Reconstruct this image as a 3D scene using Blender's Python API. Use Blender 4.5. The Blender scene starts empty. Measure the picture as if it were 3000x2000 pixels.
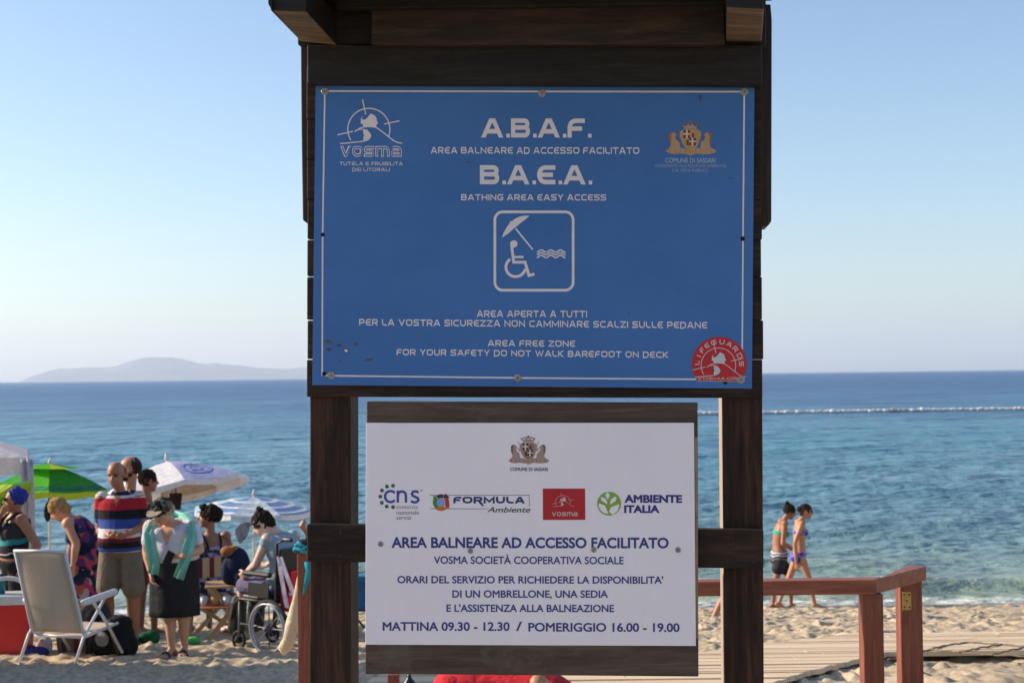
import bpy, bmesh, math, random
import numpy as np
from mathutils import Vector, Matrix
from math import sin, cos, pi, radians, tan, atan2, sqrt

random.seed(7)
SC = bpy.context.scene
COL = SC.collection

# ------------------------------------------------------------------ camera
EYE = Vector((0.0, 0.0, 1.6))
FPX = 4167.0                       # focal length in photo pixels (3000 wide)
PITCH, ROLL = radians(1.375), radians(0.70)
_f = Vector((0, cos(PITCH), sin(PITCH)))
_u0 = Vector((0, -sin(PITCH), cos(PITCH)))
_r0 = Vector((1, 0, 0))
RIGHT = _r0 * cos(ROLL) - _u0 * sin(ROLL)
UP = _u0 * cos(ROLL) + _r0 * sin(ROLL)
cam_data = bpy.data.cameras.new("camera")
cam = bpy.data.objects.new("camera", cam_data)
COL.objects.link(cam)
m = Matrix((RIGHT, UP, -_f)).transposed().to_4x4()
m.translation = EYE
cam.matrix_world = m
cam_data.sensor_width = 36.0
cam_data.lens = 36.0 * FPX / 3000.0
cam_data.clip_start = 0.1
cam_data.clip_end = 60000
cam_data.dof.use_dof = True
cam_data.dof.focus_distance = 3.85
cam_data.dof.aperture_fstop = 9.0
SC.camera = cam

# ------------------------------------------------------------------ light
SUN_AZ = radians(80)               # to the left of the view direction
SUN_EL = radians(26)
world = bpy.data.worlds.new("World")
SC.world = world
world.use_nodes = True
nt = world.node_tree
bg = nt.nodes["Background"]
sky = nt.nodes.new("ShaderNodeTexSky")
sky.sky_type = 'NISHITA'
sky.sun_disc = False
sky.sun_elevation = SUN_EL
sky.sun_rotation = -SUN_AZ
sky.altitude = 0
sky.air_density = 1.0
sky.dust_density = 0.9
sky.ozone_density = 2.4
nt.links.new(sky.outputs[0], bg.inputs[0])
bg.inputs[1].default_value = 0.105
sun_data = bpy.data.lights.new("sun", 'SUN')
sun_data.energy = 4.0
sun_data.angle = radians(0.6)
sun_data.color = (1.0, 0.87, 0.70)
sun = bpy.data.objects.new("sun", sun_data)
COL.objects.link(sun)
sdir = Vector((-sin(SUN_AZ) * cos(SUN_EL), cos(SUN_AZ) * cos(SUN_EL), sin(SUN_EL)))
sun.rotation_euler = sdir.to_track_quat('Z', 'Y').to_euler()
sun.location = (-20, 10, 30)
SC.view_settings.view_transform = 'Standard'
SC.view_settings.look = 'None'
SC.view_settings.exposure = 0.85
SC.view_settings.gamma = 1.0
SC.cycles.max_bounces = 6
SC.cycles.volume_bounces = 1

# ------------------------------------------------------------------ helpers
def ray(px, py):
    """direction of a photo pixel, forward component 1"""
    return _f + RIGHT * ((px - 1500) / FPX) + UP * ((1000 - py) / FPX)
Q = 3000 / 2352.0                   # measurements were taken on a 2352 px wide view
def at(x, y, d):
    r = ray(x * Q, y * Q)
    return EYE + r * (d / r.y)
TER = [(-60, .0), (3.5, 0), (6.5, -.2), (9.3, -.42), (13.5, -.9), (18, -1.5), (22.6, -2.1), (26, -2.5), (34, -3.2), (60, -3.8), (60000, -3.8)]
def terrain(y):
    return np.interp(y, [a for a, b in TER], [b for a, b in TER])
def ground(x, y):
    return float(terrain(y))
def spot(x, d):
    """ground point under view column x (2352 scale) at distance d"""
    p = at(x, 860, d)
    z = ground(p.x, d)
    for _ in range(4):              # allow for the slight roll
        yy = 1000 - (Vector((p.x, d, z)) - EYE).dot(UP) / (Vector((p.x, d, z)) - EYE).dot(_f) * FPX
        p = at(x, yy / Q, d)
    return Vector((p.x, d, z))

def lerp(a, b, t):
    return a + (b - a) * t
def V(*a):
    return Vector(a)

def tag(o, label=None, cat=None, group=None, kind=None):
    if label: o["label"] = label
    if cat: o["category"] = cat
    if group: o["group"] = group
    if kind: o["kind"] = kind
    return o
def thing(name, label, cat, loc=(0, 0, 0), rz=0.0, group=None):
    o = bpy.data.objects.new(name, None)
    o.empty_display_size = 0.1
    COL.objects.link(o)
    o.location = loc
    o.rotation_euler = (0, 0, rz)
    return tag(o, label, cat, group)

class MB:
    """collects shapes and links them as ONE mesh object"""
    def __init__(s):
        s.v, s.f, s.mi = [], [], []
    def add(s, vs, fs, mi=0):
        b = len(s.v)
        s.v += [tuple(v) for v in vs]
        s.f += [tuple(i + b for i in f) for f in fs]
        s.mi += [mi] * len(fs)
    def box(s, c, size, rot=None, mi=0):
        c = Vector(c)
        hx, hy, hz = size[0] / 2, size[1] / 2, size[2] / 2
        vs = []
        for x in (-hx, hx):
            for y in (-hy, hy):
                for z in (-hz, hz):
                    p = Vector((x, y, z))
                    if rot is not None: p = rot @ p
                    vs.append(c + p)
        s.add(vs, [(0, 1, 3, 2), (4, 6, 7, 5), (0, 4, 5, 1), (2, 3, 7, 6), (0, 2, 6, 4), (1, 5, 7, 3)], mi)
    def bar(s, a, b, w, h, up=(0, 0, 1), mi=0):
        a, b = Vector(a), Vector(b)
        t = (b - a).normalized()
        up = Vector(up)
        sd = t.cross(up)
        if sd.length < 1e-5: sd = t.cross(Vector((0, 1, 0)))
        sd.normalize()
        uu = sd.cross(t)
        vs = []
        for p in (a, b):
            for i, j in ((-1, -1), (1, -1), (1, 1), (-1, 1)):
                vs.append(p + sd * (i * w / 2) + uu * (j * h / 2))
        s.add(vs, [(0, 1, 2, 3), (7, 6, 5, 4), (0, 4, 5, 1), (1, 5, 6, 2), (2, 6, 7, 3), (3, 7, 4, 0)], mi)
    def prism(s, front, back, mi=0):
        n = len(front)
        vs = list(front) + list(back)
        fs = [tuple(range(n)), tuple(range(2 * n - 1, n - 1, -1))]
        for i in range(n):
            j = (i + 1) % n
            fs.append((j, i, n + i, n + j))
        s.add(vs, fs, mi)
    def rings(s, rings, close=True, mi=0):
        n = len(rings[0])
        vs = [p for r in rings for p in r]
        fs = []
        for k in range(len(rings) - 1):
            for i in range(n):
                j = (i + 1) % n
                fs.append((k * n + i, k * n + j, (k + 1) * n + j, (k + 1) * n + i))
        if close:
            fs.append(tuple(range(n - 1, -1, -1)))
            fs.append(tuple(range((len(rings) - 1) * n, len(rings) * n)))
        s.add(vs, fs, mi)
    def tube(s, pts, r, n=8, mi=0, close=True, loop=False):
        pts = [Vector(p) for p in pts]
        rs = r if isinstance(r, (list, tuple)) else [r] * len(pts)
        rr = []
        prev = None
        for i, p in enumerate(pts):
            if loop:
                t = pts[(i + 1) % len(pts)] - pts[i - 1]
            else:
                t = pts[min(i + 1, len(pts) - 1)] - pts[max(i - 1, 0)]
            t.normalize()
            if prev is None:
                a = t.cross(Vector((0, 0, 1)))
                if a.length < 1e-3: a = t.cross(Vector((0, 1, 0)))
            else:
                a = prev - t * prev.dot(t)
            a.normalize(); prev = a
            b = t.cross(a)
            rr.append([p + (a * cos(2 * pi * k / n) + b * sin(2 * pi * k / n)) * rs[i] for k in range(n)])
        if loop:
            rr.append(rr[0]); close = False
        s.rings(rr, close, mi)
    def cap(s, a, b, ra, rb, n=12, mi=0):
        """tapered capsule"""
        a, b = Vector(a), Vector(b)
        t = b - a
        L = t.length
        if L < 1e-6: t = Vector((0, 0, 1)); L = 1e-6
        t = t / L
        x = t.cross(Vector((0, 0, 1)))
        if x.length < 1e-3: x = t.cross(Vector((0, 1, 0)))
        x.normalize(); y = t.cross(x)
        prof = []
        for q in (-85, -60, -30, 0): prof.append((-0 + ra * sin(radians(q)), ra * cos(radians(q))))
        for q in (0, 30, 60, 85): prof.append((L + rb * sin(radians(q)), rb * cos(radians(q))))
        s.rings([[a + t * h + (x * cos(2 * pi * k / n) + y * sin(2 * pi * k / n)) * r for k in range(n)] for h, r in prof], True, mi)
    def ell(s, c, rad, X=None, Y=None, Z=None, n=16, m=10, mi=0):
        c = Vector(c)
        X = Vector(X or (1, 0, 0)); Y = Vector(Y or (0, 1, 0)); Z = Vector(Z or (0, 0, 1))
        rr = []
        for i in range(m + 1):
            q = -pi / 2 + pi * (i + .02) / (m + .04)
            rr.append([c + X * (rad[0] * cos(q) * cos(2 * pi * k / n)) + Y * (rad[1] * cos(q) * sin(2 * pi * k / n)) + Z * (rad[2] * sin(q)) for k in range(n)])
        s.rings(rr, True, mi)
    def lathe(s, c, prof, n=24, axis=(0, 0, 1), mi=0, close=True):
        c = Vector(c); t = Vector(axis).normalized()
        x = t.cross(Vector((0, 1, 0)))
        if x.length < 1e-3: x = t.cross(Vector((1, 0, 0)))
        x.normalize(); y = t.cross(x)
        s.rings([[c + t * h + (x * cos(2 * pi * k / n) + y * sin(2 * pi * k / n)) * r for k in range(n)] for h, r in prof], close, mi)
    def mesh(s, name):
        me = bpy.data.meshes.new(name)
        me.from_pydata(s.v, [], s.f)
        me.update()
        return me
    def build(s, name, mats, parent=None, smooth=False, bevel=0, off=None, fix=True, label=None, weld=False):
        if off is not None:
            s.v = [(a - off[0], b - off[1], c - off[2]) for a, b, c in s.v]
        me = s.mesh(name)
        if isinstance(mats, (list, tuple)) and len(mats) > 1:
            me.polygons.foreach_set("material_index", s.mi)
        if fix or weld:
            bm = bmesh.new(); bm.from_mesh(me)
            if weld: bmesh.ops.remove_doubles(bm, verts=bm.verts, dist=.0004)
            bmesh.ops.recalc_face_normals(bm, faces=bm.faces)
            bm.to_mesh(me); bm.free()
        if not isinstance(mats, (list, tuple)): mats = [mats]
        for mt in mats: me.materials.append(mt)
        if smooth: me.polygons.foreach_set("use_smooth", [True] * len(me.polygons))
        o = bpy.data.objects.new(name, me)
        COL.objects.link(o)
        if parent is not None: o.parent = parent
        if bevel:
            b = o.modifiers.new("bevel", 'BEVEL'); b.width = bevel; b.segments = 2; b.limit_method = 'ANGLE'
        if label: o["label"] = label
        return o
    def blend(s, name, mats, parent=None, voxel=.008, smooth=3, off=None, label=None, solid=None):
        """merge the overlapping shapes into one continuous organic surface"""
        o = s.build(name, mats if not isinstance(mats, (list, tuple)) else mats[0], None, off=off)
        r = o.modifiers.new("r", 'REMESH'); r.mode = 'VOXEL'; r.voxel_size = voxel
        if smooth:
            q = o.modifiers.new("s", 'SMOOTH'); q.factor = .5; q.iterations = smooth
        dg = bpy.context.evaluated_depsgraph_get()
        me = bpy.data.meshes.new_from_object(o.evaluated_get(dg))
        old = o.data
        o.modifiers.clear()
        o.data = me
        bpy.data.meshes.remove(old)
        me.name = name
        me.materials.clear()
        for mt in (mats if isinstance(mats, (list, tuple)) else [mats]): me.materials.append(mt)
        me.polygons.foreach_set("use_smooth", [True] * len(me.polygons))
        if parent is not None: o.parent = parent
        if label: o["label"] = label
        return o

# ------------------------------------------------------------------ materials
def new_mat(name):
    mt = bpy.data.materials.new(name)
    mt.use_nodes = True
    return mt, mt.node_tree, mt.node_tree.nodes["Principled BSDF"]
def N(t, typ, **kw):
    n = t.nodes.new(typ)
    for k, v in kw.items():
        if k.startswith('i_'):
            n.inputs[int(k[2:])].default_value = v
        else:
            setattr(n, k, v)
    return n
def mix_rgb(t, fac, a, b, typ='MIX'):
    n = t.nodes.new("ShaderNodeMix"); n.data_type = 'RGBA'; n.blend_type = typ
    for sock, val in ((n.inputs[0], fac), (n.inputs[6], a), (n.inputs[7], b)):
        if hasattr(val, 'is_linked') or hasattr(val, 'node'): t.links.new(val, sock)
        elif isinstance(val, (int, float)): sock.default_value = val
        else: sock.default_value = (*val[:3], 1)
    return n.outputs[2]
def coords(t, scale=(1, 1, 1), kind='Object', rot=(0, 0, 0)):
    tc = t.nodes.new("ShaderNodeTexCoord")
    mp = t.nodes.new("ShaderNodeMapping")
    mp.inputs['Scale'].default_value = scale
    mp.inputs['Rotation'].default_value = rot
    t.links.new(tc.outputs[kind], mp.inputs[0])
    return mp.outputs[0]
def noise(t, vec, scale, detail=4, rough=.55, dist=0):
    n = t.nodes.new("ShaderNodeTexNoise")
    n.inputs['Scale'].default_value = scale
    n.inputs['Detail'].default_value = detail
    n.inputs['Roughness'].default_value = rough
    n.inputs['Distortion'].default_value = dist
    t.links.new(vec, n.inputs['Vector'])
    return n.outputs[0]
def ramp(t, val, stops, interp='LINEAR'):
    n = t.nodes.new("ShaderNodeValToRGB")
    cr = n.color_ramp; cr.interpolation = interp
    while len(cr.elements) < len(stops): cr.elements.new(0.5)
    for e, (p, c) in zip(cr.elements, stops):
        e.position = p
        e.color = (*c, 1) if len(c) == 3 else c
    t.links.new(val, n.inputs[0])
    return n.outputs[0]
def bump(t, b, h, strength=.3, dist=.01):
    n = t.nodes.new("ShaderNodeBump")
    n.inputs['Strength'].default_value = strength
    n.inputs['Distance'].default_value = dist
    t.links.new(h, n.inputs['Height'])
    t.links.new(n.outputs[0], b.inputs['Normal'])
def plain(name, c, rough=.6, var=.12, nscale=8, metal=0, spec=.4, bmp=0, trans=0):
    mt, t, b = new_mat(name)
    v = coords(t)
    n = noise(t, v, nscale)
    lo = tuple(max(0, x * (1 - var)) for x in c); hi = tuple(x * (1 + var) for x in c)
    t.links.new(ramp(t, n, [(.3, lo), (.7, hi)]), b.inputs['Base Color'])
    b.inputs['Roughness'].default_value = rough
    b.inputs['Metallic'].default_value = metal
    b.inputs['Specular IOR Level'].default_value = spec
    if bmp:
        bump(t, b, noise(t, v, nscale * 12, 3), bmp, .004)
    return mt
def cloth(name, c, var=.12, trans=0.0, rough=.85):
    """fabric; trans lets some daylight through (parasols)"""
    mt, t, b = new_mat(name)
    v = coords(t)
    n = noise(t, v, 14, 3)
    lo = tuple(max(0, x * (1 - var)) for x in c); hi = tuple(x * (1 + var) for x in c)
    colr = ramp(t, n, [(.3, lo), (.7, hi)])
    t.links.new(colr, b.inputs['Base Color'])
    b.inputs['Roughness'].default_value = rough
    b.inputs['Specular IOR Level'].default_value = .15
    bump(t, b, noise(t, v, 8, 5, .62, 1.2), .6, .035)
    if trans: see_through(t, b, colr, trans)
    return mt
def see_through(t, b, colr, trans):
    tr = t.nodes.new("ShaderNodeBsdfTranslucent")
    mx = t.nodes.new("ShaderNodeMixShader"); mx.inputs[0].default_value = trans
    t.links.new(colr, tr.inputs[0])
    t.links.new(b.outputs[0], mx.inputs[1]); t.links.new(tr.outputs[0], mx.inputs[2])
    t.links.new(mx.outputs[0], t.nodes["Material Output"].inputs[0])
def stripes(name, axis, lo, hi, stops, rough=.85, trans=0, wob=0.0, bmp=.35):
    """hard bands along one object axis: stops are (height, colour) from low to high"""
    mt, t, b = new_mat(name)
    v = coords(t)
    sp = t.nodes.new("ShaderNodeSeparateXYZ"); t.links.new(v, sp.inputs[0])
    val = sp.outputs['XYZ'.index(axis)]
    if wob:
        ad = N(t, "ShaderNodeMath", operation='MULTIPLY_ADD', i_1=wob)
        t.links.new(noise(t, v, 5, 2), ad.inputs[0]); t.links.new(val, ad.inputs[2]); val = ad.outputs[0]
    mr = N(t, "ShaderNodeMapRange"); mr.inputs[1].default_value = lo; mr.inputs[2].default_value = hi
    t.links.new(val, mr.inputs[0])
    colr = ramp(t, mr.outputs[0], [((h - lo) / (hi - lo), c) for h, c in stops], 'CONSTANT')
    t.links.new(colr, b.inputs['Base Color'])
    b.inputs['Roughness'].default_value = rough
    b.inputs['Specular IOR Level'].default_value = .15
    if bmp: bump(t, b, noise(t, v, 9, 4, .6, .6), bmp, .02)
    if trans: see_through(t, b, colr, trans)
    return mt
def floral(name, cols, scale=14):
    mt, t, b = new_mat(name)
    v = coords(t)
    ns = noise(t, v, 6, 3)
    vo = t.nodes.new("ShaderNodeTexVoronoi"); vo.inputs['Scale'].default_value = scale
    av = mix_rgb(t, .12, v, ns, 'ADD')
    t.links.new(av, vo.inputs['Vector'])
    sp = t.nodes.new("ShaderNodeSeparateColor"); t.links.new(vo.outputs['Color'], sp.inputs[0])
    k = len(cols)
    t.links.new(ramp(t, sp.outputs[0], [(i / k, c) for i, c in enumerate(cols)], 'CONSTANT'), b.inputs['Base Color'])
    b.inputs['Roughness'].default_value = .85
    b.inputs['Specular IOR Level'].default_value = .15
    bump(t, b, noise(t, v, 8, 5, .62, 1.2), .6, .035)
    return mt
def wood(name, lo, mid, hi, axis='X', rough=.62, worn=None, spec=.3, gs=1.0, bmp=.35):
    mt, t, b = new_mat(name)
    sc = {'X': (1.6, 22, 22), 'Z': (22, 22, 1.6), 'Y': (22, 1.6, 22)}[axis]
    v = coords(t, tuple(q * gs for q in sc))
    n1 = noise(t, v, 1.6, 7, .62, .5)
    v2 = coords(t, tuple(q * 4 * gs for q in sc))
    n2 = noise(t, v2, 2.0, 4, .6)
    ad = N(t, "ShaderNodeMath", operation='MULTIPLY_ADD', i_1=.35)
    t.links.new(n2, ad.inputs[0]); t.links.new(n1, ad.inputs[2])
    c = ramp(t, ad.outputs[0], [(.45, lo), (.66, mid), (.85, hi)])
    if worn:
        v3 = coords(t, (1, 1, 1))
        w = noise(t, v3, 5.5, 6, .7)
        wm = ramp(t, w, [(.56, (0, 0, 0)), (.68, (1, 1, 1))])
        sp = t.nodes.new("ShaderNodeSeparateColor"); t.links.new(wm, sp.inputs[0])
        c = mix_rgb(t, sp.outputs[0], c, worn)
    t.links.new(c, b.inputs['Base Color'])
    b.inputs['Roughness'].default_value = rough
    b.inputs['Specular IOR Level'].default_value = spec
    bump(t, b, ad.outputs[0], bmp, .006)
    return mt
def flat(name, c, rough=.5, spec=.3):
    mt, t, b = new_mat(name)
    v = coords(t)
    n = noise(t, v, 30, 3)
    t.links.new(ramp(t, n, [(.3, tuple(x * .94 for x in c)), (.7, tuple(x * 1.04 for x in c))]), b.inputs['Base Color'])
    b.inputs['Roughness'].default_value = rough
    b.inputs['Specular IOR Level'].default_value = spec
    return mt

# ------------------------------------------------------------------ numpy noise
_rng = np.random.RandomState(3)
_P = _rng.permutation(512)
_G = _rng.uniform(0, 2 * np.pi, 512)
def perlin(x, y):
    xi = np.floor(x).astype(int); yi = np.floor(y).astype(int)
    xf = x - xi; yf = y - yi
    def g(ix, iy, fx, fy):
        a = _G[_P[(_P[ix & 511] + iy) & 511]]
        return np.cos(a) * fx + np.sin(a) * fy
    u = xf * xf * xf * (xf * (xf * 6 - 15) + 10)
    w = yf * yf * yf * (yf * (yf * 6 - 15) + 10)
    a = g(xi, yi, xf, yf); b = g(xi + 1, yi, xf - 1, yf)
    c = g(xi, yi + 1, xf, yf - 1); d = g(xi + 1, yi + 1, xf - 1, yf - 1)
    return (a + (b - a) * u) + ((c + (d - c) * u) - (a + (b - a) * u)) * w
def grid_object(name, X, Y, Z, mt, attrs=None):
    r, c = X.shape
    me = bpy.data.meshes.new(name)
    co = np.stack([X, Y, Z], -1).reshape(-1, 3).astype(np.float32)
    idx = np.arange(r * c).reshape(r, c)
    quads = np.stack([idx[:-1, :-1], idx[:-1, 1:], idx[1:, 1:], idx[1:, :-1]], -1).reshape(-1, 4)
    me.vertices.add(len(co)); me.vertices.foreach_set("co", co.ravel())
    me.loops.add(quads.size); me.loops.foreach_set("vertex_index", quads.ravel().astype(np.int32))
    me.polygons.add(len(quads)); me.polygons.foreach_set("loop_start", np.arange(0, quads.size, 4, dtype=np.int32))
    me.update(calc_edges=True)
    me.polygons.foreach_set("use_smooth", [True] * len(quads))
    for k, a in (attrs or {}).items():
        at_ = me.attributes.new(k, 'FLOAT', 'POINT')
        at_.data.foreach_set("value", a.ravel().astype(np.float32))
    me.materials.append(mt)
    o = bpy.data.objects.new(name, me)
    COL.objects.link(o)
    return o

# ================================================================== SETTING
SEA_Z = -2.10
# ---- sand: one sheet from behind the camera to the sea floor at the horizon
rows = np.concatenate([np.array([-40, -10, 0, 3]), np.arange(5, 8.5, .15), np.arange(8.5, 24.5, .036), np.array([25, 27, 30, 40, 60, 120, 500, 2000, 8000, 16000])])
tt = np.linspace(-1, 1, 901)
T, R = np.meshgrid(tt, rows)
X = 8.6 * T + np.maximum(22, .62 * R) * np.sign(T) * np.abs(T) ** 9
Y = R.copy()
Z = terrain(Y)
amp = np.interp(Y, [4, 8, 12, 20, 22.3, 23], [.5, 1, 1, .95, .55, 0.0])
lump = (perlin(X * 1.1, Y * 1.1) * .035 + perlin(X * 2.6 + 9, Y * 2.6) * .034 + perlin(X * 5.2, Y * 5.2 + 5) * .036 + perlin(X * 11, Y * 11) * .026)
# footprints: little pits with a raised rim
cell = .34
pit = np.zeros_like(X)
ci = np.floor(X / cell).astype(int); cj = np.floor(Y / cell).astype(int)
for di in (-1, 0, 1):
    for dj in (-1, 0, 1):
        a = ci + di; b = cj + dj
        h1 = _G[_P[(_P[a & 511] + b) & 511]] / (2 * np.pi); h2 = _G[_P[(_P[(a + 77) & 511] + b + 31) & 511]] / (2 * np.pi); h3 = _G[_P[(_P[(a + 19) & 511] + b + 5) & 511]]
        dx = X - (a + h1) * cell; dy = Y - (b + h2) * cell
        ex = dx * np.cos(h3) + dy * np.sin(h3); ey = -dx * np.sin(h3) + dy * np.cos(h3)
        q = np.sqrt((ex / .15) ** 2 + (ey / .075) ** 2)
        pit += np.where(h1 < .75, -.055 * np.exp(-q ** 2 * 1.3) + .026 * np.exp(-((q - 1.45) / .4) ** 2), 0)
Z = Z + amp * .85 * (lump + pit)
sand_m, t, b = new_mat("sand")
v = coords(t)
n1 = noise(t, v, 1.1, 5); n2 = noise(t, v, 22, 5, .7)
c1 = ramp(t, n1, [(.3, (.455, .35, .235)), (.7, (.55, .44, .31))])
c2 = ramp(t, n2, [(.35, (.62, .62, .62)), (.55, (1, 1, 1)), (.75, (1.12, 1.1, 1.06))])
c = mix_rgb(t, 1.0, c1, c2, 'MULTIPLY')
n3 = noise(t, v, 7, 5, .75)                            # scattered dry seaweed bits
mr = ramp(t, n3, [(.66, (0, 0, 0)), (.72, (1, 1, 1))])
sp = t.nodes.new("ShaderNodeSeparateColor"); t.links.new(mr, sp.inputs[0])
ml = N(t, "ShaderNodeMath", operation='MULTIPLY', i_1=.45); t.links.new(sp.outputs[0], ml.inputs[0])
c = mix_rgb(t, ml.outputs[0], c, (.16, .12, .08))
wa = t.nodes.new("ShaderNodeAttribute"); wa.attribute_name = "wet"
c = mix_rgb(t, wa.outputs['Fac'], c, (.20, .16, .115))
t.links.new(c, b.inputs['Base Color'])
rr = N(t, "ShaderNodeMapRange"); rr.inputs[3].default_value = .95; rr.inputs[4].default_value = .28
t.links.new(wa.outputs['Fac'], rr.inputs[0]); t.links.new(rr.outputs[0], b.inputs['Roughness'])
b.inputs['Specular IOR Level'].default_value = .2
bump(t, b, noise(t, v, 45, 6, .7), .5, .012)
wet = np.clip((Y + perlin(X * .7, Y * .0 + 3) * .5 - 21.6) / .5, 0, 1)
sand = grid_object("sand", X, Y, Z, sand_m, {"wet": wet})
tag(sand, "pale lumpy beach sand full of footprints sloping to the sea", "sand", kind="structure")

# ---- sea
near, far = 21.4, 13600.0
q = np.linspace(0, 1, 780)
inv = (1 / near) * (1 - q) + (1 / far) * q
yr = 1 / inv
th = np.linspace(-tan(radians(33)), tan(radians(31)), 900)
A, Yw = np.meshgrid(th, yr)
Xw = A * Yw
dyw = np.gradient(yr)[:, None] * np.ones_like(A)
dxw = Yw * (th[1] - th[0])
Zw = np.zeros_like(Xw)
rg = np.random.RandomState(11)
for k in range(120):
    lam = 0.32 * (24 / 0.32) ** rg.rand()
    ang = rg.normal(-.15, .6)
    kx, ky = sin(ang) * 2 * pi / lam, cos(ang) * 2 * pi / lam
    a = .0165 * lam / (1 + (lam / 1.35) ** 2.0)
    fade = np.clip((lam / np.maximum(dyw * abs(cos(ang)), dxw * abs(sin(ang)) + 1e-6) - 2.2) / 2.5, 0, 1)
    mod = .55 + .9 * perlin(Xw / (lam * 4.0) + k * 7.3, Yw / (lam * 4.0) + k * 3.1)
    Zw += a * fade * mod * np.cos(kx * Xw + ky * Yw + rg.rand() * 6.28)
calm = np.clip((Yw - 22.5) / 7.0, .12, 1)
Zw = Zw * calm
# small breaking wave and the wash at the waterline
line = 22.35 + .22 * perlin(Xw * .35, Xw * 0 + .5) + .10 * perlin(Xw * 1.3, Xw * 0 + 4.5)
brk = 24.3 + .018 * (Xw - 6) + .35 * perlin(Xw * .22 + 3, Xw * 0 + 1.5)
hgt = np.clip(.55 + .9 * perlin(Xw * .13 + 1.7, Xw * 0 + 8.5) + np.clip((Xw - 3) / 8, -.3, .5), .15, 1.1)
d_ = Yw - brk
Zw += .15 * hgt * np.exp(-np.where(d_ < 0, (d_ / .28) ** 2, (d_ / 1.0) ** 2))
Zw += .07 * np.exp(-((Yw - 27.6 - .5 * perlin(Xw * .2, Xw * 0 + 2.2)) / .6) ** 2)
foam = np.zeros_like(Xw)
pn = perlin(Xw * 3.1, Yw * 5.2); pn2 = perlin(Xw * 9.5, Yw * 13)
edge = np.exp(-((Yw - line - .12) / .10) ** 2)
foam = np.maximum(foam, edge * (.85 + .6 * pn + .3 * pn2))
wash = np.exp(-((Yw - line - .62) / .42) ** 2)
foam = np.maximum(foam, wash * (.42 + .9 * pn + .55 * pn2))
crest = np.exp(-((d_ + .10) / .13) ** 2) * np.clip(hgt - .45, 0, 1)
foam = np.maximum(foam, crest * (-.12 + 1.1 * perlin(Xw * 2.2 + 5, Yw * 2.0) + .7 * pn2))
foam = np.clip(foam, 0, 1)
Zw = SEA_Z + Zw + .02 * foam
Zw = np.where(Yw < line, SEA_Z - .25 * np.clip((line - Yw) / .3, 0, 1), Zw)
shal = np.interp(Yw, [22, 24, 30, 45, 90, 160, 400], [0, .18, .38, .58, .74, .90, 1.0])
shal = np.clip(shal + .10 * perlin(Xw / 16, Yw / 34) * np.clip(Yw / 60, .3, 1), 0, 1)
sea_m, t, b = new_mat("sea_water")
at1 = t.nodes.new("ShaderNodeAttribute"); at1.attribute_name = "depth"
at2 = t.nodes.new("ShaderNodeAttribute"); at2.attribute_name = "foam"
cw = ramp(t, at1.outputs['Fac'], [(0, (.36, .38, .26)), (.2, (.23, .31, .24)), (.45, (.125, .235, .280)), (.72, (.060, .200, .288)), (1, (.028, .088, .215))])
c = mix_rgb(t, at2.outputs['Fac'], cw, (.80, .80, .78))
t.links.new(c, b.inputs['Base Color'])
rr = N(t, "ShaderNodeMapRange"); rr.inputs[3].default_value = .12; rr.inputs[4].default_value = .36
t.links.new(at1.outputs['Fac'], rr.inputs[0])
ra = N(t, "ShaderNodeMath", operation='MAXIMUM'); t.links.new(rr.outputs[0], ra.inputs[0]); t.links.new(at2.outputs['Fac'], ra.inputs[1]); t.links.new(ra.outputs[0], b.inputs['Roughness'])
b.inputs['IOR'].default_value = 1.33
b.inputs['Specular IOR Level'].default_value = .5
v1 = coords(t, (.55, 1.0, 1.0), 'Object')
na = noise(t, v1, 2.2, 5, .62, .3)
nb = noise(t, v1, .33, 4, .6, .2)
nc = noise(t, v1, .06, 4, .6, .2)
s1 = N(t, "ShaderNodeMath", operation='MULTIPLY_ADD', i_1=5.0); t.links.new(nb, s1.inputs[0])
s2 = N(t, "ShaderNodeMath", operation='MULTIPLY_ADD', i_1=22.0); t.links.new(nc, s2.inputs[0])
t.links.new(na, s1.inputs[2]); t.links.new(s1.outputs[0], s2.inputs[2])
bump(t, b, s2.outputs[0], 1.0, .22)
sea = grid_object("sea", Xw, Yw, Zw, sea_m, {"depth": shal, "foam": foam})
tag(sea, "blue choppy sea turning green and foamy at the shore", "sea", kind="structure")

# ---- far island as real hills 12 km away
D_IS = 12000.0
prof = [(140, 874), (60 * 1, 873)]
outline = [(48, 875), (62, 868), (84, 860), (110, 852), (140, 845), (165, 846), (200, 843.5), (240, 844), (262, 842), (290, 832), (320, 824), (350, 820), (372, 821), (395, 820), (425, 826), (455, 834), (478, 836), (494, 833), (510, 837), (550, 839), (590, 845), (630, 846), (660, 847), (690, 844), (740, 842), (800, 848), (860, 853), (920, 862), (960, 870)]
xs = np.linspace(42, 965, 260)
hy = np.interp(xs, [p[0] for p in outline], [p[1] for p in outline])
base = np.array([(EYE.z - SEA_Z) / D_IS * 0 + 0 for _ in xs])
px_ = np.array([at(x, y, D_IS) for x, y in zip(xs, hy)])
ridge = np.maximum(px_[:, 2] - SEA_Z, 0)
ds = np.linspace(-1, 1.0, 41)
Xi = np.zeros((41, 260)); Yi = np.zeros((41, 260)); Zi = np.zeros((41, 260))
for k, s_ in enumerate(ds):
    Yi[k] = D_IS + s_ * 1500
    Xi[k] = px_[:, 0] * Yi[k] / D_IS
    Zi[k] = SEA_Z - 3 + (ridge + 3) * (1 - abs(s_) ** 1.4) * (1 + .10 * perlin(Xi[k] / 420, Yi[k] / 420) * abs(s_) ** .5 * 4)
isl_m, t, b = new_mat("island_scrub")
v = coords(t)
t.links.new(ramp(t, noise(t, v, .004, 6, .65), [(.35, (.07, .085, .05)), (.65, (.17, .15, .10))]), b.inputs['Base Color'])
b.inputs['Roughness'].default_value = 1
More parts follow.
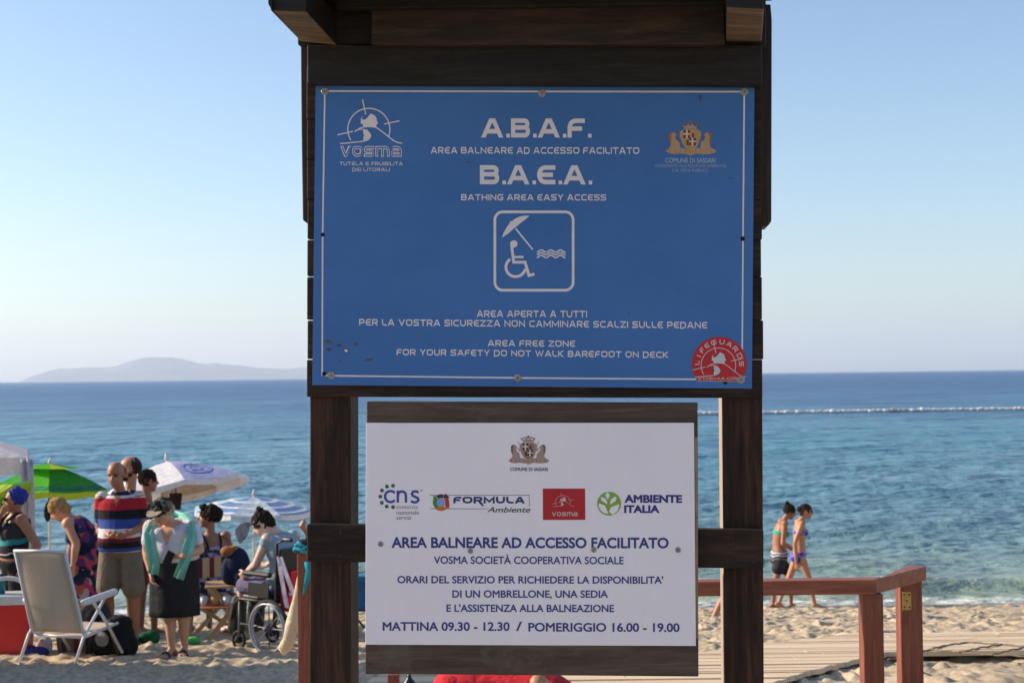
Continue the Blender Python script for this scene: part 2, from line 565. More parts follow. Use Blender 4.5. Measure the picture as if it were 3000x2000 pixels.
isl = grid_object("hills", Xi, Yi, Zi, isl_m)
tag(isl, "long low island with gentle peaks faint on the horizon", "island", kind="structure")

# ---- air between here and the island
HZ = MB()
HZ.box((0, 6700, 120), (24000, 14000, 490.0), None)
lo_, hi_ = -5.2, 330.0
HZ.v = [(x, y, lo_ if z < 120 else hi_) for x, y, z in HZ.v]
hz_m = bpy.data.materials.new("haze"); hz_m.use_nodes = True
t = hz_m.node_tree
t.nodes.remove(t.nodes["Principled BSDF"])
pv = t.nodes.new("ShaderNodeVolumePrincipled")
pv.inputs['Color'].default_value = (.75, .84, 1.0, 1)
pv.inputs['Density'].default_value = 0.9e-4
pv.inputs['Anisotropy'].default_value = .2
t.links.new(pv.outputs[0], t.nodes["Material Output"].inputs['Volume'])
hz = HZ.build("haze", hz_m)
hz["kind"] = "stuff"


# two cabins added out of view at left to shade the near sand
def cabin(label, x, y, w, dp, h, hr):
    z = ground(x, y) - .1
    o = thing("shade_cabin", label, "shade cabin", (x, y, z))
    cm = wood("shade_cabin_boards_" + label.split()[0], (.20, .20, .19), (.34, .33, .31), (.45, .44, .42), axis='Z', gs=.5)
    mb = MB(); mb.box((0, 0, h / 2), (w, dp, h)); mb.build("shade_cabin_wall", cm, o)
    mb = MB()
    mb.prism([V(-w / 2 - .2, -dp / 2 - .15, h + .002), V(w / 2 + .2, -dp / 2 - .15, h + .002), V(0, -dp / 2 - .15, h + hr)], [V(-w / 2 - .2, dp / 2 + .15, h + .002), V(w / 2 + .2, dp / 2 + .15, h + .002), V(0, dp / 2 + .15, h + hr)])
    mb.build("roof", plain("cabin_roof_felt", (.08, .07, .07), .9), o)
    mb = MB(); mb.box((w / 2 + .02, 0, .98), (.04, .75, 1.9)); d = mb.build("door", cm, o)
    mb = MB(); mb.cap((w / 2 + .06, .25, 1.0), (w / 2 + .06, .25, 1.1), .02, .02); mb.build("handle", plain("cabin_door_handle", (.3, .3, .3), .4, metal=.8), d)
cabin("grey timber cabin added out of view for shade, nearer to the notice board", -6.15, 9.75, 1.9, 1.35, 2.4, .7)
cabin("weathered timber cabin added out of view for shade, nearer to the sea", -6.15, 11.1, 1.9, .95, 2.4, .7)

# ================================================================== THE NOTICE BOARD
YAW = radians(4.5)
NRM = Vector((sin(YAW), cos(YAW), 0))            # points away from the viewer
PS = EYE + ray(1565, 1000) * 3.9
def S(px, py, off=0.0):
    """photo pixel -> point on the sign's plane, 'off' metres in front of it"""
    r = ray(px, py)
    p0 = PS - NRM * off
    return EYE + r * ((p0 - EYE).dot(NRM) / r.dot(NRM))
def SD(x, y, off=0.0):
    return S(x * Q, y * Q, off)
ROOT_P = S(1565, 2700, -.05); ROOT_P.z = ground(ROOT_P.x, ROOT_P.y)
sign = thing("notice_board", "tall dark brown wooden notice board with small roof, blue sign above white sign", "notice board", ROOT_P)
DK = ((.009, .0062, .0053), (.023, .0138, .0108), (.054, .029, .020))
w_x = wood("dark_stained_wood_across", *DK, axis='X', spec=.18)
w_z = wood("dark_stained_wood_upright", *DK, axis='Z')
w_black = wood("blackened_wood", (.006, .0052, .0047), (.011, .009, .0078), (.022, .0165, .0125), axis='X')
w_red = wood("reddish_stained_wood", (.012, .0085, .007), (.030, .019, .014), (.062, .038, .025), axis='X')
w_post = wood("brown_post_wood", (.010, .0062, .0052), (.029, .0148, .0110), (.072, .032, .020), axis='Z', spec=.18)
w_end = wood("bare_cut_wood", (.05, .034, .02), (.13, .088, .05), (.22, .155, .09), axis='X', worn=(.05, .035, .025))
w_board = wood("weathered_plywood", (.044, .029, .022), (.070, .047, .035), (.115, .084, .062), axis='X', worn=(.105, .085, .068), gs=.8)
w_pale = wood("bare_plywood_edge", (.12, .08, .045), (.22, .15, .09), (.33, .24, .15), axis='Z')

def slab(name, pts, off, th, mt, parent=sign, bevel=.003, disp=True, label=None, root=ROOT_P):
    f = SD if disp else S
    fr = [f(x, y, off) for x, y in pts]
    bk = [p + NRM * th for p in fr]
    mb = MB(); mb.prism(fr, bk)
    return mb.build(name, mt, parent, bevel=bevel, off=root, label=label)

# horizontal planks of the backing, small gaps between them
ys = [150, 274, 366, 458, 550, 635, 735, 825, 914]
ends = [(704, 1750), (705, 1748), (705, 1749), (706, 1750), (705.5, 1748), (705, 1750), (706, 1753), (704.5, 1751)]
for k in range(8):
    xl, xr = ends[k]
    gp = .9 if k in (0, 1, 2) else 2.1
    slab("backing_plank", [(xl, ys[k] + gp * .5), (xr, ys[k] - .5 + gp * .5), (xr + .4, ys[k + 1] + 1 - gp * .5), (xl - .3, ys[k + 1] - 2 - gp * .5 if k == 7 else ys[k + 1] - gp * .5)], 0, .026, w_x)
slab("side_plank", [(690, 60), (711, 60), (711, 515), (704, 512), (695, 505), (692, 300)], -.028, .10, w_z)
slab("side_plank", [(1738, 10), (1770, 10), (1773, 45), (1772, 508), (1764, 519), (1738, 521)], -.028, .10, w_z)
slab("cross_beam", [(705, 104), (1750, 103), (1751, 195), (705.5, 191)], .045, .044, w_black)
slab("post", [(712, 905), (805, 905), (806, 1660), (711, 1660)], -.027, .12, w_post)
pst = slab("post", [(1657, 905), (1751, 905), (1755, 1660), (1664, 1660)], -.027, .12, w_post)
w_glare = wood("sun_glare_post_side", (.20, .15, .12), (.33, .25, .205), (.42, .33, .27), axis='Z')  # paler colour paints the sun glare on the right post's left face
pst.data.materials.append(w_glare); pst.data.polygons[5].material_index = 1
# legs go on down to the ground
for (a, b_) in (((711, 805.8)), ((1664, 1755))):
    mb = MB()
    fr = [SD(a, 1661, -.0275), SD(b_, 1661, -.0275)]
    lo = [p.copy() for p in fr]
    for p in lo: p.z = ground(p.x, p.y) - .15
    fr4 = [fr[0], fr[1], lo[1], lo[0]]
    mb.prism(fr4, [p + NRM * .119 for p in fr4])
    mb.build("post", w_post, sign, off=ROOT_P)
slab("cross_rail", [(704, 1203.5), (1240, 1210), (1754, 1216.5), (1754, 1306), (1240, 1297), (704.5, 1289)], .014, .040, w_x, bevel=.004)

# roof: two rafters, a soffit board between them and a boarded deck on top
def rafter(b4, offs, h, mt_under, name="rafter"):
    under = [S(x, y, o) for (x, y), o in zip(b4, offs)]
    top = [p + Vector((0, 0, h)) for p in under]
    mb = MB(); mb.prism(under, top)
    ob = mb.build(name, [mt_under, w_black], sign, bevel=.004, off=ROOT_P)
    for p in ob.data.polygons:
        p.material_index = 0 if p.index == 0 else 1
    return ob, top
r1, tp1 = rafter([(880, 122), (987, 133), (898, 36), (792, 32)], [.047, .047, .40, .40], .085, w_end)
r2, tp2 = rafter([(2126, 123), (2232, 123), (2239, 28), (2128, 23)], [.047, .047, .40, .40], .085, w_end)
slab("back_board", [(868, -70), (2244, -70), (2244, 132), (872, 131)], .030, .03, w_black, disp=False)
slab("soffit_board", [(1088, 20), (2122, 12), (2124, 130), (1088, 131)], .085, .03, w_red, disp=False)
mb = MB()
for k in range(5):                               # fascia strip in front of the soffit
    pass
slab("fascia_strip", [(985, -60), (2126, -60), (2126, 10), (985, 26)], .12, .03, w_black, disp=False)
dk = [tp1[3] + V(-.03, -.02, .002), tp2[2] + V(.05, -.02, .002), S(2262, 0, -.14), S(840, 0, -.14)]
zt = max(p.z for p in tp1 + tp2) + .003
dk[2].z = zt + .03; dk[3].z = zt + .03; dk[0].z = tp1[3].z + .004; dk[1].z = tp2[2].z + .004
mb = MB(); mb.prism(dk, [p + V(0, 0, .03) for p in dk])
mb.build("roof_deck", w_black, sign, bevel=.004, off=ROOT_P)
vb = [S(784, -60, .41), S(797, -60, .41), S(797, 33, .41), S(786, 12, .41)]
mb = MB(); mb.prism(vb, [S(868, -20, .06) + V(0, 0, 0), S(879, -20, .06), S(879, 118, .06), S(868, 100, .06)])
mb.build("verge_board", w_black, sign, off=ROOT_P)

# backboard and cover of the lower sign
slab("backboard", [(842, 921), (1602.5, 924), (1604.5, 1553), (838.5, 1547)], .046, .018, w_board, bevel=.0025)

# ---------------------------------------------------------------- lettering helpers
GW = dict(A=1.24, B=1.08, C=1.08, D=1.12, E=1.02, F=.98, G=1.14, H=1.1, I=.2, K=1.06, L=.9, M=1.36, N=1.14, O=1.2, P=1.04, R=1.08, S=1.08, T=1.06, U=1.1, V=1.2, W=1.66, Y=1.12, Z=1.08,
          v=1.15, o=1.12, s=1.1, m=1.55, a=1.15)
GW['.'] = .2
GL = {
 'A': [[(0, 0), (.41, 1), (.59, 1), (1, 0)], [(.17, .27), (.83, .27)]],
 'B': [[(0, 0), (0, 1)], [(0, 1), ('r', .96, 1), ('r', .96, .53), (0, .53)], [(0, .53), ('r', 1, .53), ('r', 1, 0), (0, 0)]],
 'C': [[(1, 1), ('r', 0, 1), ('r', 0, 0), (1, 0)]],
 'D': [[(0, 0), (0, 1), ('r', 1, 1), ('r', 1, 0), (0, 0)]],
 'E': [[(1, 1), ('r', 0, 1), ('r', 0, 0), (1, 0)], [(0, .5), (.97, .5)]],
 'F': [[(0, 0), ('r', 0, 1), (1, 1)], [(0, .46), (.95, .46)]],
 'G': [[(1, 1), ('r', 0, 1), ('r', 0, 0), ('r', 1, 0), (1, .44), (.55, .44)]],
 'H': [[(0, 0), (0, 1)], [(1, 0), (1, 1)], [(0, .5), (1, .5)]],
 'I': [[(.5, 0), (.5, 1)]],
 'K': [[(0, 0), (0, 1)], [(1, 1), (.18, .5), (1, 0)], [(0, .5), (.2, .5)]],
 'L': [[(0, 1), ('r', 0, 0), (1, 0)]],
 'M': [[(0, 0), (0, 1), (.5, .2), (1, 1), (1, 0)]],
 'N': [[(0, 0), (0, 1), (1, 0), (1, 1)]],
 'O': [[(.5, 1), ('r', 0, 1), ('r', 0, 0), ('r', 1, 0), ('r', 1, 1), (.5, 1)]],
 'P': [[(0, 0), (0, 1)], [(0, 1), ('r', 1, 1), ('r', 1, .4), (0, .4)]],
 'R': [[(0, 0), (0, 1)], [(0, 1), ('r', 1, 1), ('r', 1, .42), (0, .42)], [(.52, .42), (1, 0)]],
 'S': [[(1, 1), ('r', 0, 1), ('r', 0, .51), ('r', 1, .51), ('r', 1, 0), (0, 0)]],
 'T': [[(0, 1), (1, 1)], [(.5, 1), (.5, 0)]],
 'U': [[(0, 1), ('r', 0, 0), ('r', 1, 0), (1, 1)]],
 'V': [[(0, 1), (.5, 0), (1, 1)]],
 'W': [[(0, 1), (.27, 0), (.5, .95), (.73, 0), (1, 1)]],
 'Y': [[(0, 1), (.5, .42), (1, 1)], [(.5, .42), (.5, 0)]],
 'Z': [[(0, 1), (1, 1), (0, 0), (1, 0)]],
 'v': [[(0, 1), (.45, 0), (.55, 0), (1, 1)]],
 'o': [[(.5, 1), ('r', 0, 1), ('r', 0, 0), ('r', 1, 0), ('r', 1, 1), (.5, 1)]],
 's': [[(1, 1), ('r', 0, 1), ('r', 0, .5), ('r', 1, .5), ('r', 1, 0), (0, 0)]],
 'm': [[(0, 0), (0, 1), ('r', 1, 1), (1, 0)], [(.5, 1), (.5, 0)]],
 'a': [[(.04, 1), ('r', 1, 1), (1, 0), ('r', 0, 0), ('r', 0, .5), (1, .5)]],
}
def rounded(pts, r):
    """pts in glyph units; entries with 'r' get a rounded corner"""
    P = [(p[-2], p[-1]) for p in pts]
    out = []
    for i, p in enumerate(pts):
        if len(p) == 3 and 0 < i < len(pts) - 1:
            a = np.array(P[i - 1]); b_ = np.array(P[i]); c_ = np.array(P[i + 1])
            u = a - b_; w = c_ - b_
            rr_ = min(r, np.linalg.norm(u) * .5, np.linalg.norm(w) * .5)
            u = u / np.linalg.norm(u); w = w / np.linalg.norm(w)
            s_, e_ = b_ + u * rr_, b_ + w * rr_
            for k in range(7):
                q_ = k / 6
                out.append(tuple((1 - q_) ** 2 * s_ + 2 * q_ * (1 - q_) * (b_ + (s_ + e_ - 2 * b_) * .06) + q_ ** 2 * e_))
        else:
            out.append(P[i])
    return out
def ribbon(pts, w):
    """flat stroke of width w along a polyline: list of quads"""
    P = [np.array(p, float) for p in pts]
    P = [P[0]] + [b for a, b in zip(P[:-1], P[1:]) if np.linalg.norm(b - a) > 1e-5]
    L, Rr = [], []
    n = len(P)
    closed = np.linalg.norm(P[0] - P[-1]) < 1e-6
    for i in range(n):
        if closed and i in (0, n - 1):
            d0 = P[n - 1] - P[n - 2]; d1 = P[1] - P[0]
        else:
            d0 = P[i] - P[i - 1] if i > 0 else P[1] - P[0]
            d1 = P[i + 1] - P[i] if i < n - 1 else P[i] - P[i - 1]
        d0 = d0 / (np.linalg.norm(d0) + 1e-12); d1 = d1 / (np.linalg.norm(d1) + 1e-12)
        n0 = np.array((-d0[1], d0[0])); n1 = np.array((-d1[1], d1[0]))
        mi_ = n0 + n1
        ln = np.linalg.norm(mi_)
        if ln < 1e-6: mi_ = n0; ln = 1
        mi_ = mi_ / ln
        k = min(1 / max(mi_.dot(n0), .35), 2.2)
        L.append(P[i] + mi_ * (w / 2 * k)); Rr.append(P[i] - mi_ * (w / 2 * k))
    return [(L[i], L[i + 1], Rr[i + 1], Rr[i]) for i in range(n - 1)]
def glyph_quads(ch, t_):
    w = GW[ch]
    if ch == '.':
        return [[((0, 0), (.2, 0), (.2, .2), (0, .2))]], .2
    out = []
    for st in GL[ch]:
        pts = []
        for p in st:
            u, v_ = p[-2], p[-1]
            x = w / 2 if ch == 'I' else t_ / 2 + u * (w - t_)
            y = t_ / 2 + v_ * (1 - t_)
            if p is st[0] or p is st[-1]:
                nb_ = st[1] if p is st[0] else st[-2]
                if abs(nb_[-1] - v_) > 1e-6:
                    if v_ == 0: y = 0
                    if v_ == 1: y = 1
                elif st[0] != st[-1]:
                    if u == 0: x = 0
                    if u == 1: x = w
            if ch == 'A' and v_ == 1: y = 1 - t_ / 2
            pts.append(((p[0], x, y) if len(p) == 3 else (x, y)))
        if ch == 'M' or ch == 'N' or ch == 'W': tt_ = t_ * .94
        else: tt_ = t_
        qd = [[np.array(p_) for p_ in q_] for q_ in ribbon(rounded(pts, .36), tt_)]
        if st[0] != st[-1]:                  # cut slanted stroke ends level with the line of writing
            for q_, a_, b_, v_, n_ in ((qd[0], (0, 3), (1, 2), st[0][-1], st[1][-1]), (qd[-1], (1, 2), (0, 3), st[-1][-1], st[-2][-1])):
                if v_ in (0, 1) and abs(n_ - v_) > 1e-6:
                    for i_, j_ in zip(a_, b_):
                        d_v = q_[i_] - q_[j_]
                        if abs(d_v[1]) > 1e-6: q_[i_] = q_[i_] + d_v * ((v_ - q_[i_][1]) / d_v[1])
        out.append([tuple(map(tuple, q_)) for q_ in qd])
    return out, w
class Ink:
    """flat printed shapes on a sign, each in its own thin layer"""
    def __init__(s, off): s.mb = MB(); s.off = off; s.k = 0
    def poly(s, pts, mi=0, step=1):
        s.k += step
        o_ = s.off + (s.k % 40) * .000012
        vs = [S(x, y, o_) for x, y in pts]
        s.mb.add(vs, [tuple(range(len(vs)))], mi)
    def quads(s, qs, mi=0):
        s.k += 1
        o_ = s.off + (s.k % 40) * .000012
        for q_ in qs:
            s.mb.add([S(x, y, o_) for x, y in q_], [(0, 1, 2, 3)], mi)
    def line(s, pts, w, mi=0):
        s.quads(ribbon(pts, w), mi)
    def text(s, txt, x0, x1, yt0, yb0, yb1, t_=.19, gap=.17, space=.5, mi=0, grow=0.0):
        """square wide lettering from x0 to x1, cap top yt0, baseline yb0 left .. yb1 right"""
        adv = 0; items = []
        for ch in txt:
            if ch == ' ': adv += space; continue
            qs, w = glyph_quads(ch, t_ + grow)
            g_ = gap * (.35 if ch == '.' else 1)
            items.append((adv, qs)); adv += w + g_
        adv -= gap
        sx = (x1 - x0) / adv; H = yb0 - yt0
        for a, qs in items:
            for st in qs:
                s.quads([[(x0 + (a + p[0]) * sx, yb0 + (yb1 - yb0) * ((a + p[0]) / adv) - p[1] * H) for p in q_] for q_ in st], mi)
    def disc(s, cx, cy, r, mi=0, n=24, ry=None):
        s.poly([(cx + r * cos(2 * pi * k / n), cy + (ry or r) * sin(2 * pi * k / n)) for k in range(n)], mi)
    def build(s, name, mats, parent, label=None):
        return s.mb.build(name, mats, parent, off=ROOT_P, fix=False, label=label)
_fcache = {}
def font_mesh(txt, bold=0.0, shear=0.0):
    key = (txt, bold, shear)
    if key in _fcache: return _fcache[key]
    cu = bpy.data.curves.new("lettering", 'FONT')
    cu.body = txt; cu.shear = shear; cu.size = 1.0; cu.fill_mode = 'BOTH'; cu.resolution_u = 4
    o = bpy.data.objects.new("lettering", cu); COL.objects.link(o)
    dg = bpy.context.evaluated_depsgraph_get()
    me = bpy.data.meshes.new_from_object(o.evaluated_get(dg))
    vs = [(v_.co.x, v_.co.y) for v_ in me.vertices]; fs = [tuple(p.vertices) for p in me.polygons]
    bpy.data.objects.remove(o); bpy.data.curves.remove(cu); bpy.data.meshes.remove(me)
    if bold:                             # heavier weight: a narrow strip along every outline edge
        cnt = {}
        for f in fs:
            for i in range(len(f)):
                e = tuple(sorted((f[i], f[(i + 1) % len(f)]))); cnt[e] = cnt.get(e, 0) + 1
        for (i, j), n_ in cnt.items():
            if n_ != 1: continue
            ax, ay = vs[i]; bx, by = vs[j]
            L = sqrt((bx - ax) ** 2 + (by - ay) ** 2) + 1e-9
            tx, ty = (bx - ax) / L * bold, (by - ay) / L * bold
            k = len(vs)
            vs += [(ax - tx * .8 - ty, ay - ty * .8 + tx), (bx + tx * .8 - ty, by + ty * .8 + tx), (bx + tx * .8 + ty, by + ty * .8 - tx), (ax - tx * .8 + ty, ay - ty * .8 - tx)]
            fs.append((k, k + 1, k + 2, k + 3))
    _fcache[key] = (vs, fs)
    return vs, fs
_cap = font_mesh("H")
CAPH = max(y for x, y in _cap[0])
def font_text(ink, txt, x0, x1, yt0, yb0, yb1, bold=0.0, shear=0.0, mi=0, caph=None):
    vs, fs = font_mesh(txt, bold, shear)
    xa = min(x for x, y in vs); xb = max(x for x, y in vs)
    H = yb0 - yt0; ch_ = caph or (CAPH + 2 * bold)
    ink.k += 1
    o_ = ink.off + (ink.k % 40) * .000012
    out = []
    nb = len(font_mesh(txt, 0, shear)[0])
    for n_, (x, y) in enumerate(vs):
        u = (x - xa) / (xb - xa)
        o_ = ink.off + (ink.k % 40) * .000012 + (0 if n_ < nb else .000006 * (1 + n_ // 4 % 8))
        out.append(S(x0 + u * (x1 - x0), yb0 + (yb1 - yb0) * u - ((y + bold) / ch_) * H, o_))
    ink.mb.add(out, fs, mi)

def q2(*pts):                        # 2352-view coordinates -> photo pixels
    return [(x * Q, y * Q) for x, y in pts]

# ---------------------------------------------------------------- blue sign
mt, t, b = new_mat("blue_sign_face")
v = coords(t)
n1 = noise(t, v, 3.2, 5, .6); n2 = noise(t, coords(t, (1, 1, 3)), 4, 4, .6)
c = ramp(t, n1, [(.3, (.036, .130, .365)), (.7, (.048, .156, .415))])
st_ = ramp(t, n2, [(.40, (.965, .975, .98)), (.62, (1.015, 1.01, 1.01))])
c = mix_rgb(t, .8, c, st_, 'MULTIPLY')
sp_ = noise(t, v, 26, 6, .8)
sm = ramp(t, sp_, [(.70, (0, 0, 0)), (.76, (1, 1, 1))]); se = t.nodes.new("ShaderNodeSeparateColor"); t.links.new(sm, se.inputs[0])
ml = N(t, "ShaderNodeMath", operation='MULTIPLY', i_1=.35); t.links.new(se.outputs[0], ml.inputs[0])
c = mix_rgb(t, ml.outputs[0], c, (.03, .06, .13))
t.links.new(c, b.inputs['Base Color']); b.inputs['Roughness'].default_value = .42; b.inputs['Specular IOR Level'].default_value = .35
bump(t, b, noise(t, v, 6, 3), .08, .004)
blue_m = mt
edge_m = flat("sign_edge_pinkish_grey", (.42, .34, .33))
ink_w = flat("white_lettering", (.70, .64, .67))
ink_dim = flat("faded_lettering", (.30, .36, .52))
dark_hole = flat("dark_hole", (.012, .009, .008), .9)
chip_m = flat("chipped_paint", (.10, .07, .06), .8)
blue = slab("blue_sign", [(725, 195), (1733, 194.5), (1727, 892), (717, 884)], .0065, .005, [blue_m, edge_m], bevel=0)
for p in blue.data.polygons:
    p.material_index = 0 if p.index == 0 else 1
B0 = .0070
ik = Ink(B0)
ik.line(q2((749, 209.5), (1243, 210.5), (1703, 211), (1709.5, 213), (1707, 500), (1704.5, 838), (1703.5, 871), (1560, 870.5), (1190, 867.5), (760, 862.5), (740, 861), (741, 540), (746, 212), (749, 209.5)), 4.6)
ik.build("border_line", ink_w, blue)
ik = Ink(B0); ik.text("A.B.A.F.", 1410, 1727, 347, 403, 403.5, t_=.235, gap=.18); ik.build("headline", ink_w, blue)
ik = Ink(B0); ik.text("AREA BALNEARE AD ACCESSO FACILITATO", 1262, 1873, 431, 450, 451, t_=.195, gap=.2, space=.52); ik.build("lettering", ink_w, blue)
ik = Ink(B0); ik.text("B.A.E.A.", 1406, 1729, 484, 540, 540.5, t_=.235, gap=.18); ik.build("headline", ink_w, blue)
ik = Ink(B0); ik.text("BATHING AREA EASY ACCESS", 1351, 1776, 569, 587, 587.5, t_=.195, gap=.2, space=.52); ik.build("lettering", ink_w, blue)
ik = Ink(B0)
ik.text("AREA APERTA A TUTTI", 1397, 1720, 909, 928.5, 929.5, t_=.195, gap=.2, space=.6)
ik.text("PER LA VOSTRA SICUREZZA NON CAMMINARE SCALZI SULLE PEDANE", 1052, 2072, 934, 953, 962, t_=.195, gap=.2, space=.6)
ik.text("AREA FREE ZONE", 1429, 1685, 996, 1014, 1015.5, t_=.195, gap=.2, space=.6)
ik.text("FOR YOUR SAFETY DO NOT WALK BAREFOOT ON DECK", 1162, 1958, 1022, 1040, 1048, t_=.195, gap=.2, space=.6)
ik.build("lettering", ink_w, blue)

def emblem(ik, fx, w, mi=0, mi2=None):
    """sun circle, rays, wave and island outline (drawn in the logo's own grid)"""
    mi2 = mi if mi2 is None else mi2
    L = lambda pts, ww=1.0, m_=mi: ik.line([fx(*p) for p in pts], w * ww, m_)
    P = lambda pts, m_=mi2: ik.poly([fx(*p) for p in pts], m_)
    cx, cy, rd = 885, 683, 302
    L([(cx + rd * cos(radians(a)), cy - rd * sin(radians(a))) for a in range(-20, 218, 7)])
    L([(795, 255), (840, 470)]); L([(1105, 607), (1325, 560)]); L([(435, 762), (655, 712)])
    L([(680, 715), (720, 690), (760, 664), (820, 647), (880, 642), (940, 645), (990, 655), (1050, 695), (1165, 785), (1240, 845), (1300, 872), (1365, 880)])
    L([(470, 886), (560, 880), (640, 870), (740, 862), (815, 852)])
    L([(690, 705), (730, 688), (775, 680), (815, 684), (870, 700)], .8)
    P([(800, 490), (780, 505), (770, 540), (768, 600), (795, 605), (805, 642), (880, 632), (985, 656), (1000, 610), (1018, 592), (1000, 560), (995, 520), (970, 482), (945, 470), (915, 455), (890, 480), (865, 515), (820, 548), (792, 537), (782, 520)])
    P([(806, 690), (850, 692), (885, 715), (918, 760), (915, 795), (890, 830), (850, 850), (808, 860), (803, 800), (818, 770), (806, 740)])
emb = lambda zx, zy: (900 + zx * .2041, 240 + zy * .2041)
ik = Ink(B0)
emblem(ik, emb, 3.4)
x0, x1 = 997, 1177
ik.text("vosma", x0, x1, 428, 459.5, 459.5, t_=.30, gap=.13)
ik.build("emblem", ink_w, blue)
ik = Ink(B0 + .0005); ik.text("vosma", x0 + 2.6, x1 - 2.6, 430.6, 457, 457, t_=.155, gap=.30); ik.build("emblem_inline", blue_m, blue)
ik = Ink(B0)
ik.text("TUTELA E FRUIBILITA", 995, 1180, 474, 484.5, 485, t_=.17, gap=.22, space=.6)
ik.text("DEI LITORALI", 1032, 1142, 492, 502, 502, t_=.17, gap=.22, space=.5)
ik.build("small_lettering", ink_w, blue)

# pictogram: person in wheelchair, parasol and waves inside a rounded square
pf = lambda zx, zy: (1400 + zx * .17857, 590 + zy * .17857)
ik = Ink(B0)
rs = []
for cx, cy, a0 in ((1420, 320, 90), (395, 320, 180), (395, 1310, 270), (1410, 1310, 360)):
    for a in range(a0 - 90, a0 + 1, 10) if False else range(0, 91, 10):
        pass
def rrect(x0, y0, x1, y1, r):
    out = []
    for cx, cy, a0 in ((x1 - r, y0 + r, 0), (x0 + r, y0 + r, 90), (x0 + r, y1 - r, 180), (x1 - r, y1 - r, 270)):
        out += [(cx + r * cos(radians(a0 + a)), cy - r * sin(radians(a0 + a))) for a in range(0, 91, 9)]
    return out + out[:1]
ik.line([pf(*p) for p in rrect(279, 172, 1563, 1456, 130)], 44 * .17857)
ik.build("pictogram_frame", ink_w, blue)
ik = Ink(B0)
ik.poly([pf(*p) for p in [(395, 595), (420, 520), (470, 430), (530, 345), (522, 325), (548, 330), (620, 280), (700, 245), (770, 234), (850, 238), (760, 310), (620, 420), (500, 525)]])
ik.line([pf(620, 445), pf(900, 790)], 25 * .17857)
ik.disc(*pf(590, 697), 60 * .17857)
ik.line([pf(*p) for p in [(552, 680), (560, 780), (588, 997), (775, 997), (838, 1215), (930, 1190)]], 46 * .17857)
ik.line([pf(590, 912), pf(748, 912)], 36 * .17857)
arc = [(620 + 160 * cos(radians(a)), 1078 + 155 * sin(radians(a))) for a in range(12, 243, 7)]
ik.line([pf(*p) for p in arc], 46 * .17857)
for yy in (815, 858, 903):
    ik.line([pf(968 + k * 11.8, yy + (-22 if yy > 900 else -20) * (-cos((k * 11.8 + 84) / 157 * 2 * pi) * .9) * (-1)) for k in range(41)], 22 * .17857)
ik.build("wheelchair_pictogram", ink_w, blue)

def crest(name, fx, cols, off, parent):
    """city coat of arms: crown, quartered shield with crosses, two rearing horses on a scroll"""
    ik = Ink(off)
    P = lambda pts, mi: ik.poly([fx(*p) for p in pts], mi)
    B_, M_, D_, W_, R_ = 0, 1, 2, 3, 4
    P([(680, 970), (760, 900), (900, 870), (1100, 900), (1250, 960), (1400, 900), (1650, 870), (1760, 900), (1860, 965), (1800, 1020), (1620, 1050), (1400, 1030), (1300, 1060), (1250, 1085), (1190, 1050), (1000, 1025), (880, 1045), (740, 1015)], B_)
    for k in range(9):
        xx = 760 + k * 120
        ik.line([fx(xx, 930 + 20 * sin(k)), fx(xx + 20, 1015)], 1.6, M_)
    for sgn in (-1, 1):
        X_ = lambda x: 1250 + sgn * (x - 1250)
        P([(X_(1480), 900), (X_(1500), 760), (X_(1580), 700), (X_(1600), 610), (X_(1560), 600), (X_(1620), 520), (X_(1700), 510), (X_(1745), 560), (X_(1740), 700), (X_(1700), 830), (X_(1740), 900)], B_)
        P([(X_(1640), 520), (X_(1700), 508), (X_(1748), 560), (X_(1742), 700), (X_(1705), 820), (X_(1690), 700), (X_(1690), 600)], M_)
        ik.line([fx(X_(1560), 610), fx(X_(1480), 660), fx(X_(1530), 690)], 2.2, M_)
        ik.line([fx(X_(1460), 560), fx(X_(1560), 410)], 1.3, M_)
    P([(1010, 500), (1110, 440), (1390, 440), (1490, 500), (1510, 560), (1440, 800), (1380, 900), (1260, 980), (1130, 890), (1060, 790), (1000, 600)], B_)
    P([(1070, 480), (1420, 480), (1420, 700), (1370, 850), (1255, 930), (1140, 850), (1075, 700)], R_)
    P([(1090, 470), (1245, 470), (1245, 665), (1090, 665)], D_)
    P([(1150, 470), (1190, 470), (1190, 665), (1150, 665)], W_); P([(1090, 545), (1245, 545), (1245, 585), (1090, 585)], W_)
    P([(1225, 660), (1385, 660), (1385, 835), (1225, 835)], D_)
    P([(1280, 650), (1320, 650), (1320, 845), (1280, 845)], W_); P([(1225, 725), (1385, 725), (1385, 760), (1225, 760)], W_)
    P([(1290, 540), (1340, 540), (1340, 650), (1290, 650)], D_); P([(1160, 710), (1215, 710), (1215, 830), (1160, 830)], D_)
    P([(1110, 430), (1390, 430), (1420, 350), (1350, 385), (1300, 320), (1250, 375), (1200, 320), (1150, 385), (1075, 350)], B_)
    P([(1020, 330), (1060, 320), (1100, 380), (1095, 400)], M_); P([(1460, 330), (1420, 320), (1390, 380), (1400, 400)], M_)
    P([(1215, 290), (1250, 235), (1285, 290), (1250, 330)], M_)
    for k in range(7): ik.disc(*fx(1110 + k * 47, 320 - 18 * sin(k / 6 * pi)), 1.9, M_, 8)
    return ik.build(name, cols, parent)
c_gold = flat("crest_tan", (.42, .27, .15)); c_rust = flat("crest_rust", (.30, .12, .07)); c_dred = flat("crest_dark_red", (.16, .035, .035)); c_cream = flat("crest_cream", (.60, .50, .42)); c_amb = flat("crest_amber", (.45, .25, .10))
crest("coat_of_arms", lambda x, y: (2023 + (x - 1255) * .1265, 412 + (y - 720) * .1235), [c_gold, c_rust, c_dred, c_cream, c_amb], B0, blue)
ik = Ink(B0)
